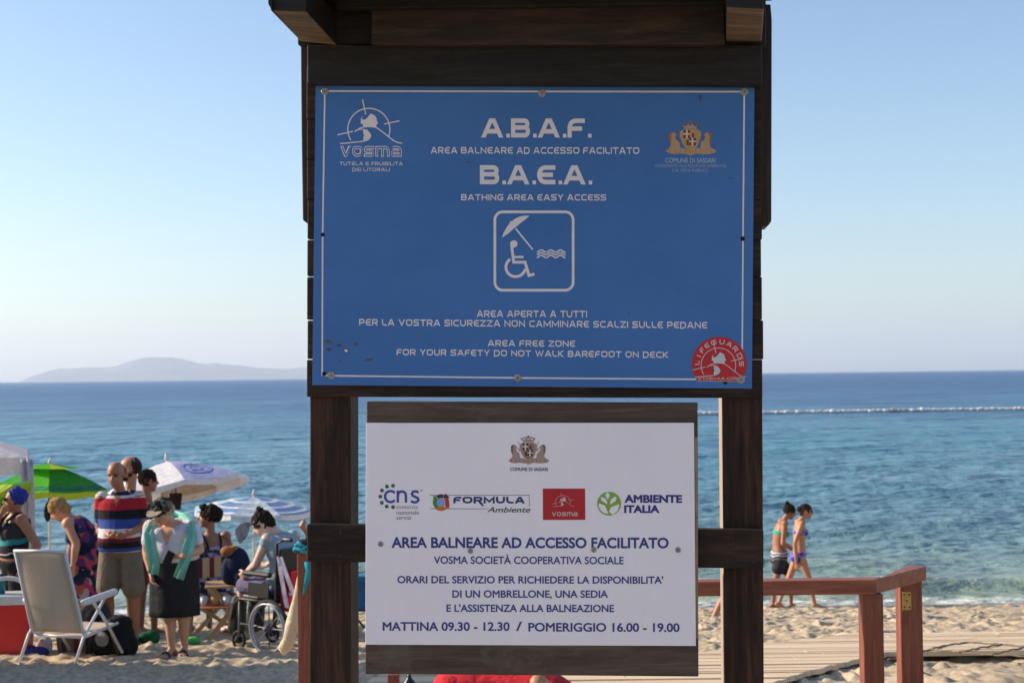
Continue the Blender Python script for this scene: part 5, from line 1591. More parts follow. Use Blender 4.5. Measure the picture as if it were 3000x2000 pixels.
# ---- wheelchair
wc = thing("wheelchair", "black wheelchair with grey wheel rims carrying the young woman in pale blue", "wheelchair", wl, WRZ)
tyre_m = plain("black_rubber", (.014, .014, .015), .8, .2, 30); rim_m = plain("grey_push_rim", (.30, .31, .36), .4, .1, 30, metal=.3); steel = plain("dull_steel", (.10, .10, .11), .55, .15, 30, metal=.5); vinyl = plain("black_vinyl", (.012, .012, .014), .45, .2, 20, bmp=.2)
RW = .235
for q in (-1, 1):
    cx = q * .275; cy = .18; cz = RW + .01
    mb = MB(); mb.tube([(cx, cy + RW * cos(a), cz + RW * sin(a)) for a in np.linspace(0, 2 * pi, 41)[:-1]], .017, 10, loop=True)
    wh = mb.build("wheel", tyre_m, wc, smooth=True)
    mb = MB(); mb.tube([(cx + q * .030, cy + (RW - .022) * cos(a), cz + (RW - .022) * sin(a)) for a in np.linspace(0, 2 * pi, 41)[:-1]], .010, 8, loop=True); mb.build("push_rim", rim_m, wh, smooth=True)
    mb = MB(); mb.tube([(cx, cy + (RW - .022) * cos(a), cz + (RW - .022) * sin(a)) for a in np.linspace(0, 2 * pi, 41)[:-1]], .011, 8, loop=True); mb.build("rim", rim_m, wh, smooth=True)
    mb = MB()
    for a in np.linspace(0, 2 * pi, 9)[:-1]: mb.tube([(cx, cy, cz), (cx, cy + (RW - .02) * cos(a), cz + (RW - .02) * sin(a))], .0055, 6)
    mb.cap((cx - .03, cy, cz), (cx + .03, cy, cz), .028, .028, 12); mb.build("spokes", steel, wh)
    mb = MB(); mb.tube([(q * .20, -.30 + .075 * cos(a), .085 + .075 * sin(a)) for a in np.linspace(0, 2 * pi, 21)[:-1]], .014, 8, loop=True); mb.cap((q * .20 - .015, -.30, .085), (q * .20 + .015, -.30, .085), .03, .03)
    ca = mb.build("caster", tyre_m, wc, smooth=True)
    mb = MB(); mb.tube([(q * .20, -.30, .085), (q * .22, -.27, .2), (q * .23, -.25, .44)], .012, 8); mb.build("caster_fork", steel, ca, smooth=True)
    mb = MB(); mb.tube([(q * .23, .34, 1.02), (q * .23, .24, .98), (q * .23, .22, .50), (q * .23, .18, .25)], .012, 8); mb.tube([(q * .23, .22, .46), (q * .23, -.25, .46), (q * .20, -.36, .40), (q * .17, -.46, .16)], .012, 8); mb.tube([(q * .23, .2, .24), (q * .23, -.24, .24)], .011, 8)
    mb.build("side_frame", vinyl, wc, smooth=True)
    mb = MB(); mb.cap((q * .25, .16, .70), (q * .25, -.16, .70), .026, .024); mb.box((q * .25, .02, .56), (.010, .26, .12)); mb.build("armrest", vinyl, wc, smooth=False)
    mb = MB(); mb.box((q * .11, -.50, .115), (.15, .17, .018)); mb.cap((q * .11, -.43, .18), (q * .11, -.40, .40), .085, .075); mb.build("footrest", vinyl, wc)
    mb = MB(); mb.cap((q * .23, .33, 1.02), (q * .23, .42, 1.02), .017, .017); mb.build("push_handle", blk, wc, smooth=True)
mb = MB(); mb.box((0, -.02, .47), (.42, .44, .06)); mb.build("seat", vinyl, wc, bevel=.015)
mb = MB(); mb.box((0, .235, .72), (.43, .035, .42), Matrix.Rotation(D(-6), 3, 'X')); mb.build("backrest", vinyl, wc, bevel=.015)
# red bag with pale straps on the back of the chair
bgr = thing("red_bag", "red bag with long pale straps hanging behind the wheelchair", "bag", at(672, 1388, 12.42), D(-20))
mb = MB(); mb.box((0, .02, .12), (.22, .10, .36)); o = mb.blend("bag_body", cloth("bright_red_nylon", (.36, .018, .028)), bgr, .012, 6)
pale = cloth("pale_lilac_webbing", (.48, .44, .54))
for x0_, x1_ in ((-.10, -.02), (-.085, .10)):
    mb = MB(); fr = []
    for tt_ in np.linspace(0, 1, 7):
        c_ = V(lerp(x0_, x1_, tt_), -.06 - .01 * sin(tt_ * 3), lerp(.42, -.02, tt_)); fr.append([c_ + V(-.02, 0, 0), c_ + V(.02, 0, 0), c_ + V(.02, .006, 0), c_ + V(-.02, .006, 0)])
    mb.rings(fr); mb.build("strap", pale, bgr)
mb = MB(); mb.box((.03, -.052, .10), (.07, .006, .022)); mb.build("pale_badge", pale, bgr)

# ---- person hidden behind the left post: only a raised hand shows
loc, J = mkJ(765, 14.0, 1.66, 0)
s = Person("person mostly hidden behind the board's left post, one raised hand showing", loc, 1.66, 0, SK_TAN, .85, 0, elL=J(716, 1236, -.1), wrL=J(699, 1214, -.22), elR=J(822, 1222, .1), wrR=J(800, 1260, -.1), shs=.150, curl=1.3)
s.body(palmL=(.9, -.2, 0)); s.shirt(navyc, -.05, .95, .5, .022, "t_shirt"); s.shorts(blackc, .7); s.hair(H_BROWN)
# ---- two women walking along the water's edge
loc, J = mkJ(1796, 22.0, 1.60, D(90))
grn = cloth("green_bikini_cloth", (.03, .34, .22)); blu = floral("blue_bikini_cloth", [(.02, .025, .28), (.03, .04, .36), (.22, .20, .46)], 26)
sar = stripes("striped_grey_sarong", 'Z', .6, 1.1, [(.6, (.02, .02, .03)), (.70, (.03, .03, .04)), (.80, (.14, .13, .15)), (.83, (.03, .03, .04)), (.86, (.45, .42, .46)), (.885, (.06, .055, .07)), (.905, (.5, .47, .5)), (.93, (.16, .15, .19))], wob=.12)
s = Person("woman with high dark bun, green bikini top and striped dark wrap", loc, 1.60, D(90), SK_DEEP, 1.02, .02, True, P=J(1790, 1277, 0), C=J(1783, 1235, 0), Nk=J(1801, 1194, 0), head=J(1814, 1175, 0), hyaw=0, hpitch=16, shs=.165,
           elL=J(1798, 1248, -.20), wrL=J(1822, 1262, -.15), elR=J(1800, 1248, .2), wrR=J(1824, 1262, .15), knL=J(1782, 1332, -.1), anL=J(1776, 1387, -.1), knR=J(1817, 1334, .1), anR=J(1817, 1388, .1), ftL=(0, -1, 0), ftR=(0, -1, 0))
s.body(); s.band(.60, .70, grn, "bikini_top"); s.shorts(sar, .48, .020, "wrap", .16, flare=.035)
s.hair(H_DARK, (.088, .106, .098), .034, .018, extra=(((0, -.075, .125), (.038, .040, .045)), ((0, -.055, .08), (.05, .05, .05))))
loc, J = mkJ(1842, 22.0, 1.60, D(90))
loc.y -= .45; loc.z = ground(0, loc.y)
s = Person("slim woman in blue bikini with short dark hair, walking nearer than her friend", loc, 1.60, D(90), SK_TAN, .92, 0, True, P=J(1836, 1272, -.45), C=J(1835, 1232, -.45), Nk=J(1838, 1194, -.45), head=J(1852, 1174, -.45), hyaw=0, hpitch=4, shs=.165,
           elL=J(1826, 1245, -.63), wrL=J(1829, 1292, -.60), elR=J(1838, 1246, -.27), wrR=J(1846, 1290, -.25), knL=J(1858, 1326, -.53), anL=J(1872, 1388, -.53), knR=J(1811, 1330, -.37), anR=J(1789, 1384, -.37), ftL=(0, -1, .05), ftR=(0, -1, -.55))
s.body(); s.band(.60, .71, blu, "bikini_top"); s.shorts(blu, .06, .008, "bikini_bottom", .03, voxel=.009)
s.hair(H_DARK, (.086, .103, .092), .036, .016, extra=(((0, -.115, .035), (.045, .045, .045)), ((0, -.07, -.04), (.05, .04, .05)))); s.shades()
# ---- walker hidden behind the right post: a trailing leg shows
loc, J = mkJ(1702, 17.8, 1.64, D(90))
s = Person("person walking behind the board's right post, one trailing bare leg showing", loc, 1.64, D(90), SK_TAN, .92, 0, P=J(1704, 1290, 0), C=J(1702, 1230, 0), Nk=J(1704, 1186, 0), head=J(1708, 1158, 0), knL=J(1668, 1366, -.08), anL=J(1634, 1428, -.08), knR=J(1716, 1370, .08), anR=J(1722, 1436, .08), elL=(-.2, .0, 1.12), wrL=(-.2, -.05, .9), elR=(.2, .0, 1.12), wrR=(.2, -.05, .9), ftL=(0, -.8, -.7), ftR=(0, -1, 0))
s.body(); s.shirt(white_tee, -.05, .95, .4, .022, "t_shirt"); s.shorts(navyc, .5); s.hair(H_DARK)
# ---- someone in red kneeling bent over right below the board
loc = V(at(1165, 1700, 6.8).x, 6.8, ground(0, 6.8)); rzr = D(90); kk = 1.7 / 1.75
J = lambda px, py, off=0.0: tuple(Matrix.Rotation(-rzr, 3, 'Z') @ (at(px, py, 6.8 + off) - loc) / kk)
s = Person("person in bright red bent forward on hands and knees under the white sign", loc, 1.7, rzr, SK_TAN, 1.15, .03, P=J(1050, 1606, 0), C=J(1180, 1586, 0), Nk=J(1318, 1612, 0), head=J(1372, 1640, 0), hpitch=30, elL=J(1236, 1568, -.24), wrL=J(1330, 1690, -.2), elR=J(1300, 1680, .2), wrR=J(1345, 1725, .2),
           knL=J(1120, 1722, -.1), anL=J(960, 1725, -.1), knR=J(1130, 1722, .1), anR=J(965, 1725, .1), ftL=(0, .9, -.4), ftR=(0, .9, -.4))
s.body(); redj = cloth("bright_red_jersey", (.50, .022, .030)); s.shirt(redj, -.10, .95, .20, .016, "t_shirt"); s.shorts(redj, .8); s.hair(H_BROWN)

# ================================================================== PARASOLS
pole_m = plain("white_pole", (.55, .54, .52), .45, .1, 20); rib_m = plain("pale_rib", (.40, .40, .38), .4, .1, 20, metal=.3)
def parasol(label, apex, r, drop, cols, tilt=(0, 0, 0), n=8, valance=.10, vcols=None, bands=(), spin=0.0, vent=None, pole_r=.016, name="beach_parasol"):
    """cols: material list; panel k takes cols[k % len]; bands: (s0, s1, material) rings near the rim"""
    gz = ground(apex.x, apex.y)
    root = thing(name, label, "parasol", V(apex.x, apex.y, gz), 0, "beach parasols on the sand")
    ax = V(tilt[0], tilt[1], 1).normalized()
    Rm = V(0, 0, 1).rotation_difference(ax).to_matrix()
    ap = apex - root.location
    mats = list(cols) + [b_[2] for b_ in bands] + list(vcols or [cols[0]])
    nc, nb_ = len(cols), len(bands)
    ss = sorted(set([.02, .15, .3, .45, .6, .75, .88, 1.0] + [q for b_ in bands for q in b_[:2]]))
    def pt(k, j, s_):
        a = spin + 2 * pi * (k + j) / n
        sag = 1 - .075 * sin(pi * j) * s_
        z = -drop * (s_ ** 1.45) + .02 * sin(pi * j) * s_ * -1
        return Rm @ V(r * s_ * sag * cos(a), r * s_ * sag * sin(a), z) + ap
    mb = MB(); seg = 5
    for k in range(n):
        vs, fs, mi = [], [], []
        for s_ in ss:
            for j in range(seg + 1): vs.append(pt(k, j / seg, s_))
        for i in range(len(ss) - 1):
            mid = (ss[i] + ss[i + 1]) / 2
            m_ = k % nc
            for q, b_ in enumerate(bands):
                if b_[0] <= mid <= b_[1]: m_ = nc + q
            for j in range(seg):
                a = i * (seg + 1) + j
                mb.add([vs[a], vs[a + 1], vs[a + seg + 2], vs[a + seg + 1]], [(0, 1, 2, 3)], m_)
    can = mb.build("canopy", mats, root, smooth=False, fix=False)
    bm = bmesh.new(); bm.from_mesh(can.data); bmesh.ops.remove_doubles(bm, verts=bm.verts, dist=.0005); bmesh.ops.recalc_face_normals(bm, faces=bm.faces); bm.to_mesh(can.data); bm.free()
    sol = can.modifiers.new("cloth", 'SOLIDIFY'); sol.thickness = .004
    if valance:
        mb = MB()
        for k in range(n):
            top = [pt(k, j / 6, 1.0) for j in range(7)]
            bot = [p - V(0, 0, valance * (.8 + .25 * sin(pi * j / 6))) * .95 + (p - ap) * .015 for j, p in enumerate(top)]
            for j in range(6): mb.add([top[j], top[j + 1], bot[j + 1], bot[j]], [(0, 1, 2, 3)], k % len(vcols or [0]))
        va = mb.build("valance", list(vcols or [cols[0]]), can, fix=False)
    if vent:
        mb = MB(); rv = vent[0]
        for k in range(n):
            vs = []
            for s_ in (.05, .5, 1.0):
                for j in range(4):
                    a = spin + 2 * pi * (k + j / 3) / n
                    vs.append(Rm @ V(rv * s_ * cos(a), rv * s_ * sin(a), vent[1] - drop * .35 * (rv * s_ / r) + vent[2] * sin(3 * pi * (k + j / 3)) * s_) + ap)
            for i in range(2):
                for j in range(3):
                    a = i * 4 + j
                    mb.add([vs[a], vs[a + 1], vs[a + 5], vs[a + 4]], [(0, 1, 2, 3)], k % len(vent[3]))
        mb.build("vent_cap", list(vent[3]), can, fix=False)
    for k in range(n):
        mb = MB(); mb.tube([pt(k, 0, s_) - ax * .012 for s_ in (.03, .35, .7, 1.0)], .006, 6); mb.build("rib", rib_m, root)
    mb = MB(); mb.tube([V(0, 0, -.1) + V(ap.x, ap.y, 0), ap - ax * .45 * max(drop, .3) , ap + ax * .03], pole_r, 10); mb.build("pole", pole_m, root, smooth=True)
    mb = MB(); mb.lathe(ap + ax * .02, [(0, .022), (.03, .026), (.06, .014), (.09, .004)], 12, ax); mb.build("finial", pole_m, root, smooth=True)
    return root, pt, ax
g1 = cloth("leaf_green_canvas", (.06, .36, .035), trans=.35); g2 = cloth("bright_green_canvas", (.13, .55, .03), trans=.35); yl = cloth("lime_canvas", (.45, .55, .04), trans=.35); bs = cloth("teal_blue_band", (.035, .12, .16), trans=.15)
wht = cloth("white_canvas", (.78, .76, .78), trans=.3); lav = cloth("lavender_canvas", (.46, .47, .70), trans=.3); bei = cloth("beige_canvas", (.50, .42, .36), trans=.22); b1 = cloth("blue_canvas", (.20, .35, .60), trans=.35); b2 = cloth("pale_blue_canvas", (.52, .63, .73), trans=.35)
ap = at(114, 1069, 19.0)
parasol("green parasol with ruffled top and thin blue bands near its lime rim", ap, .76, .30, [g2, g1, g1], (.04, .02, 0), 9, .085, [yl], [(.84, .87, bs), (.90, .94, bs)], spin=D(-112), vent=(.40, .03, .035, [g2, yl, g1]))
mb = MB(); bp = at(109, 1180, 18.7); gz = ground(0, 18.7)
def hang(label, x, y0, y1, d, w, mt, name="hanging_bag", cat="bag", tip=.3):
    p0, p1 = at(x, y0, d), at(x - 3, y1, d)
    o = thing(name, label, cat, p1)
    mb = MB(); fr = []
    for i, q in enumerate((0, .12, .4, .75, 1)):
        c_ = (p0.lerp(p1, q)) - p1; ww = w * (tip, .5 + .5 * tip, 1, .96, tip)[i]
        fr.append([c_ + V(ww * cos(a), ww * .5 * sin(a), 0) for a in np.linspace(0, 2 * pi, 13)[:-1]])
    mb.rings(fr); mb.build("bag_body", mt, o, smooth=True)
    mb = MB(); mb.tube([p0 - p1, p0 - p1 + V(.0, 0, .12)], .008, 6); mb.build("cord", blk, o)
    return o
hang("dark bag hanging under the green parasol", 112, 1150, 1197, 18.8, .055, cloth("dark_navy_nylon", (.016, .022, .03)))
ap = at(-34, 1124, 15.0)
parasol("lime green parasol tilted steeply at the left edge by the white tent", ap, .44, .17, [yl, g2, yl, g1], (-.62, .12, 0), 8, .06, [yl], [(.86, .9, bs)], spin=D(10))
ap = at(384, 1060, 17.0)
wr_, pt, ax = parasol("big white parasol with one lavender panel bearing a blue ring emblem", ap, .93, .34, [wht, wht, bei, wht, wht, wht, wht, lav], (-.20, .13, 0), 8, .07, [wht, wht, bei, wht, wht, wht, wht, wht], spin=D(-22))
def on_panel(k, rad, w):
    mb = MB(); c_j, c_s = .5, .62
    for i in range(28):
        q = []
        for a, rr_ in ((i, rad - w), (i + 1, rad - w), (i + 1, rad + w), (i, rad + w)):
            a = 2 * pi * a / 28
            q.append(pt(k, c_j + rr_ * cos(a) / .55, c_s + rr_ * sin(a)) + ax * .008)
        mb.add(q, [(0, 1, 2, 3)])
    return mb
for rad, w in ((.19, .026), (.085, .02)):
    on_panel(7, rad, w).build("ring_emblem", cloth("mid_blue_print", (.20, .25, .50)), wr_, fix=False)
hang("dark brown pouch hanging under the white parasol", 404, 1132, 1170, 16.8, .075, cloth("dark_brown_pouch", (.035, .022, .018)), tip=1.0)
ap = at(583, 1140, 20.0)
parasol("blue and white striped parasol standing behind the young woman in the wheelchair", ap, .86, .17, [b2, b1, b2, b1], (.03, -.02, 0), 8, .07, [b2, wht], [(.34, .42, wht), (.62, .70, wht), (.86, .93, wht)], spin=D(-100))
gp = at(556, 1246, 19.4)
gs = thing("scarf", "pale grey scarf hanging from the rim of the blue striped parasol", "scarf", gp)
mb = MB(); fr = []
for x, y, w in ((572, 1200, .03), (564, 1206, .075), (557, 1216, .10), (554, 1226, .085), (556, 1236, .06), (551, 1246, .025)):
    c_ = at(x, y, 19.4); fr.append([c_ + V(w * cos(a), .035 * sin(3 * cos(a) * 2 + y) * .6 + .012 * sin(a), .02 * sin(4 * cos(a) + x)) for a in np.linspace(0, 2 * pi, 25)[:-1]])
mb.rings(fr); mb.build("scarf_cloth", cloth("pale_grey_scarf", (.36, .40, .50), trans=.3), gs, smooth=True, off=gp)

# ================================================================== WHITE TENT AT THE LEFT EDGE
tc = V(at(64, 1100, 15.4).x, 15.4, 0); tc.z = ground(tc.x, tc.y)
tang = atan2(tc.x, tc.y)
tent = thing("beach_tent", "white canvas beach tent with a gathered corner curtain at the left edge", "tent", tc, -tang)
tw = cloth("white_tent_canvas", (.78, .74, .78), trans=.45)
Ht = at(60, 1050, 15.4).z - tc.z
Wd, Dp = 2.2, 1.9
mb = MB(); cs = [(-Wd, 0, Ht), (0, 0, Ht), (0, Dp, Ht), (-Wd, Dp, Ht)]; pk = (-Wd / 2, Dp / 2, Ht + .42)
for i in range(4): mb.add([cs[i], cs[(i + 1) % 4], pk], [(0, 1, 2)])
rf = mb.build("roof", tw, tent); sol = rf.modifiers.new("c", 'SOLIDIFY'); sol.thickness = .006
mb = MB()
for i in range(4):
    a, b_ = V(*cs[i]), V(*cs[(i + 1) % 4]); prev = None
    for j in range(13):
        p = a.lerp(b_, j / 12); q = p - V(0, 0, .19 + .012 * sin(j * 2.1)) + V(.004 * sin(j), .006 * cos(j * 1.7), 0)
        if prev: mb.add([prev[0], p, q, prev[1]], [(0, 1, 2, 3)])
        prev = (p, q)
mb.build("roof_valance", tw, tent, fix=False, weld=True)
for x, y in ((-Wd, 0), (0, 0), (0, Dp), (-Wd, Dp)):
    mb = MB(); mb.tube([(x, y, -.1), (x, y, Ht)], .018, 8); mb.build("pole", pole_m, tent, smooth=True)
mb = MB(); prev = None
for j in range(25):
    q = j / 24; x = .05 - .12 * q; row = []
    for i in range(9):
        z = Ht - .02 - (Ht - .1) * i / 8
        row.append(V(.05 - (.13 + .06 * i / 8 * 0) * q + .05 * i / 8 * (1 - q), -.03 + .03 * sin(q * 13), z))
    if prev:
        for i in range(8): mb.add([prev[i], row[i], row[i + 1], prev[i + 1]], [(0, 1, 2, 3)])
    prev = row
cu = mb.build("corner_curtain", tw, tent, smooth=True, fix=False, weld=True); sol = cu.modifiers.new("c", 'SOLIDIFY'); sol.thickness = .006

# ================================================================== CHAIRS, BAGS, COOLER
# white sling beach chair, back to the viewer
cl = spot(166, 11.75); CRZ = D(163)
ch = thing("beach_chair", "white low beach chair with pale sling back turned to the viewer", "chair", cl, CRZ)
wf = plain("white_enamel_tube", (.62, .61, .62), .35, .06, 20)
sl = stripes("pale_sling_weave", 'X', -.3, .3, [(-.3, (.70, .61, .50)), (-.16, (.76, .66, .55)), (.0, (.72, .63, .52)), (.14, (.77, .67, .56))], trans=.5, bmp=0)
for q in (-1, 1):
    x = q * .235
    mb = MB(); mb.tube([(x, -.30, .27), (x, .16, .24), (x * 1.02, .20, .28), (x * .98, .43, .95)], .013, 8); mb.build("seat_rail", wf, ch, smooth=True)
    mb = MB(); mb.tube([(x + q * .022, .36, .02), (x + q * .022, .22, .25), (x + q * .03, -.12, .56)], .012, 8); mb.tube([(x + q * .02, -.34, .02), (x + q * .022, -.06, .36), (x + q * .026, .12, .54)], .012, 8); mb.build("leg", wf, ch, smooth=True)
    mb = MB(); mb.cap((x + q * .035, .24, .525), (x + q * .035, -.20, .545), .026, .030); mb.build("armrest", wf, ch, smooth=True)
mb = MB(); mb.tube([(-.24, .43, .95), (0, .435, .955), (.24, .43, .95)], .012, 8); mb.build("top_tube", wf, ch, smooth=True)
mb = MB(); mb.tube([(-.235, .17, .235), (.235, .17, .235)], .012, 8); mb.build("seat_tube", wf, ch, smooth=True)
mb = MB(); mb.tube([(-.257, .36, .03), (.257, .36, .03)], .011, 8); mb.build("foot_tube", wf, ch, smooth=True)
mb = MB(); rows_ = []
for i in range(13):
    q = i / 12
    yy = lerp(.195, .43, q); zz = lerp(.27, .95, q)
    rows_.append([(x_, yy - .035 * sin(pi * q) * (1 - (x_ / .24) ** 2) * 1.0, zz) for x_ in np.linspace(-.226, .226, 9)])
for i in range(12):
    for j in range(8): mb.add([rows_[i][j], rows_[i][j + 1], rows_[i + 1][j + 1], rows_[i + 1][j]], [(0, 1, 2, 3)])
o = mb.build("sling_back", sl, ch, smooth=True, fix=False, weld=True); sol = o.modifiers.new("c", 'SOLIDIFY'); sol.thickness = .005
mb = MB(); mb.add([(-.226, -.30, .27), (.226, -.30, .27), (.226, .17, .235), (-.226, .17, .235)], [(0, 1, 2, 3)]); o = mb.build("sling_seat", sl, ch); sol = o.modifiers.new("c", 'SOLIDIFY'); sol.thickness = .005
# dark towel lying over the seat
# red cooler with white lid
kl = spot(20, 12.3)
ck = thing("cool_box", "red cool box with white lid and raised handle in the lower left corner", "cool box", kl, D(6))
redp = plain("red_plastic", (.58, .028, .030), .35, .06, 8); whp = plain("white_plastic", (.60, .60, .62), .35, .05, 8)
mb = MB()
a0, a1 = .175, .20
for z_, w_ in ((.0, a0), (.40, a1)): pass
mb.rings([[(sx * w_, sy * w_ * .72, z_) for sx, sy in ((-1, -1), (1, -1), (1, 1), (-1, 1))] for z_, w_ in ((.0, .168), (.02, .176), (.46, .20))]); mb.build("tub", redp, ck, bevel=.012)
mb = MB(); mb.rings([[(sx * w_, sy * w_ * .74, z_) for sx, sy in ((-1, -1), (1, -1), (1, 1), (-1, 1))] for z_, w_ in ((.462, .208), (.52, .208), (.545, .185))]); mb.build("lid", whp, ck, bevel=.010)
mb = MB(); fr = []
for a in np.linspace(0, pi, 15):
    c_ = V(.205 * cos(a) , -.04, .46 + .22 * sin(a) ** .7); rdl = V(cos(a), 0, sin(a))
    fr.append([c_ + rdl * .016 + V(0, -.026, 0), c_ + rdl * .016 + V(0, .026, 0), c_ - rdl * .016 + V(0, .026, 0), c_ - rdl * .016 + V(0, -.026, 0)])
mb.rings(fr); mb.build("handle", whp, ck, bevel=.005)
bt = thing("drink_bottle", "small teal bottle standing on the lid of the red cool box", "bottle", kl + V(-.05, -.03, .548))
mb = MB(); mb.lathe((0, 0, 0), [(0, .03), (.10, .032), (.13, .014), (.15, .013)], 14); mb.build("bottle_body", plain("teal_plastic", (.02, .16, .20), .25), bt, smooth=True)
mb = MB(); mb.lathe((0, 0, .148), [(0, .015), (.018, .014)], 12); mb.build("bottle_cap", blk, bt)
# black backpack on the sand
bl_ = spot(268, 12.2)
bp_ = thing("backpack", "bulky black backpack with pale grey patch lying on the sand behind the white chair", "backpack", bl_, D(-18))
mb = MB(); mb.ell((0, 0, .15), (.17, .13, .19)); mb.ell((.09, -.02, .10), (.12, .12, .12)); mb.ell((-.07, -.07, .12), (.12, .09, .13)); mb.ell((.02, .03, .27), (.11, .09, .08)); mb.blend("pack", cloth("black_nylon", (.014, .015, .016)), bp_, .012, 3)
mb = MB(); mb.ell((-.04, -.155, .17), (.07, .02, .065)); mb.blend("front_patch", cloth("grey_mesh", (.22, .23, .26)), bp_, .008, 2)
mb = MB(); mb.tube([(.0, -.08, .32), (.05, -.14, .24), (.10, -.16, .12), (.13, -.14, .02)], .018, 6); mb.tube([(-.10, -.05, .30), (-.16, -.12, .2), (-.17, -.13, .04)], .016, 6); mb.build("shoulder_straps", blk, bp_, smooth=True)
# woven bag under the chair and small beach things
wl_ = spot(178, 12.35)
wb = thing("woven_bag", "brown striped woven bag standing under the white beach chair", "bag", wl_, D(8))
mb = MB(); mb.rings([[(sx * w_, sy * d_w, z_) for sx, sy in ((-1, -1), (1, -1), (1, 1), (-1, 1))] for z_, w_, d_w in ((0, .15, .08), (.22, .17, .09))])
mb.build("bag_body", stripes("brown_woven_stripes", 'X', -.2, .2, [(-.2, (.16, .10, .07)), (-.12, (.05, .03, .06)), (-.08, (.20, .13, .09)), (-.02, (.12, .03, .04)), (.02, (.20, .13, .09)), (.08, (.05, .035, .05)), (.12, (.19, .12, .08))]), wb, bevel=.012)
mb = MB(); mb.tube([(-.08, -.085, .2), (-.06, -.09, .32), (.06, -.09, .32), (.08, -.085, .2)], .009, 6); mb.build("bag_handle", blk, wb)
def heap(name, label, cat, x, d, size, mt, rz=0, n=4, seed=1):
    rg = random.Random(seed); p = spot(x, d)
    mb = MB()
    for k in range(n):
        mb.ell((rg.uniform(-.4, .4) * size[0], rg.uniform(-.4, .4) * size[1], size[2] * rg.uniform(.3, .5)), (size[0] * rg.uniform(.5, .8), size[1] * rg.uniform(.5, .8), size[2] * rg.uniform(.45, .6)))
    o = mb.blend(name, mt, None, .012, 3); o.location = p; o.rotation_euler.z = rz
    return tag(o, label, cat)
heap("pink_towel", "crumpled pink and lilac towel on the sand behind the striped polo man's legs", "towel", 288, 14.6, (.18, .14, .16), floral("pink_lilac_cloth", [(.42, .16, .30), (.30, .20, .42), (.46, .28, .38)], 12), seed=2)
heap("tan_bag", "small yellow tan bag standing beside the striped polo man", "bag", 238, 14.9, (.10, .08, .30), cloth("tan_canvas", (.42, .25, .08)), seed=3)
heap("dark_bag", "dark bag next to the small yellow tan bag", "bag", 256, 15.0, (.12, .09, .26), blackc, seed=4)
heap("green_bag", "dark green bag on the sand left of the black skirt", "bag", 344, 13.6, (.11, .08, .13), cloth("dark_green_nylon", (.015, .10, .035)), seed=5)
heap("green_float", "bright green swim float lying right of the black skirt", "float", 441, 13.5, (.10, .06, .08), plain("bright_green_vinyl", (.06, .42, .10), .35), seed=6)
heap("white_bag", "white patterned bag on the sand under the white chair's left side", "bag", 106, 12.6, (.10, .08, .16), floral("white_patterned_cloth", [(.5, .44, .46), (.55, .5, .5), (.34, .2, .22)], 30), seed=7)
heap("blue_mat", "folded dark blue mat behind the red cool box", "mat", 66, 12.25, (.18, .12, .10), cloth("dark_blue_mat_cloth", (.03, .035, .16)), seed=8)
heap("dark_grey_bag", "dark grey bag between the flowered dress and the white chair's arm", "bag", 214, 13.4, (.20, .12, .48), cloth("dark_grey_nylon", (.045, .045, .055)), seed=9)
heap("dark_cushion", "black folded cushion on the sand by the white chair's right arm", "cushion", 200, 12.9, (.20, .12, .42), blackc, seed=10)
# wooden folding chair with striped cloth, seat of the curly haired woman
fl_ = spot(486, 14.75); FRZ = D(-156)
wch = thing("folding_chair", "wooden folding armchair with striped canvas back under the curly haired woman", "chair", fl_, FRZ)
bw = wood("pale_beech_wood", (.34, .20, .09), (.46, .29, .14), (.55, .37, .20), axis='Z', gs=.7, bmp=.1)
can_s = stripes("red_cream_striped_canvas", 'X', -.3, .3, [(-.3, (.30, .17, .10)), (-.22, (.13, .02, .03)), (-.17, (.48, .36, .20)), (-.10, (.10, .02, .025)), (-.05, (.46, .33, .18)), (.02, (.15, .03, .03)), (.07, (.48, .36, .20)), (.14, (.12, .02, .03)), (.19, (.44, .30, .17))])
for q in (-1, 1):
    mb = MB(); mb.bar((q * .27, .24, 0), (q * .27, .24, .86), .035, .045); mb.build("leg", bw, wch, bevel=.004)
    mb = MB(); mb.bar((q * .27, -.24, 0), (q * .27, -.24, .62), .035, .045); mb.build("leg", bw, wch, bevel=.004)
    mb = MB(); mb.bar((q * .27, .30, .635), (q * .27, -.28, .635), .06, .028); mb.build("armrest", bw, wch, bevel=.004)
mb = MB(); mb.bar((-.26, .26, .06), (.26, -.20, .42), .03, .03); mb.bar((.26, .262, .06), (-.26, -.198, .42), .03, .03); mb.build("cross_brace", bw, wch)
mb = MB(); mb.box((0, .245, .76), (.50, .012, .20)); mb.build("canvas_back", can_s, wch)
mb = MB(); mb.box((0, 0, .44), (.50, .46, .014)); mb.build("canvas_seat", can_s, wch)
# little folding table with a tray, cushion slats and a navy jacket heaped on it
tl = spot(528, 14.0)
tb = thing("folding_table", "low wooden slatted folding table with crossed legs left of the wheelchair", "table", tl, D(10))
bx = wood("pale_slat_wood", (.36, .21, .10), (.48, .30, .15), (.56, .38, .21), axis='X', gs=.7, bmp=.1)
for k in range(5):
    mb = MB(); mb.box((0, -.16 + k * .08, .56), (.46, .065, .02)); mb.build("slat", bx, tb, bevel=.003)
for q in (-1, 1):
    mb = MB(); mb.bar((-.21, q * .15, 0), (.19, q * .15, .54), .03, .035, (0, 1, 0)); mb.build("leg", bw, tb, bevel=.003)
    mb = MB(); mb.bar((.21, q * .155, 0), (-.19, q * .155, .54), .03, .035, (0, 1, 0)); mb.build("leg", bw, tb, bevel=.003)
mb = MB(); mb.box((-.08, -.19, .38), (.44, .3, .016)); mb.build("shelf", plain("red_brown_tray", (.34, .11, .05), .4), tb, bevel=.004)
pj = at(545, 1302, 13.9)
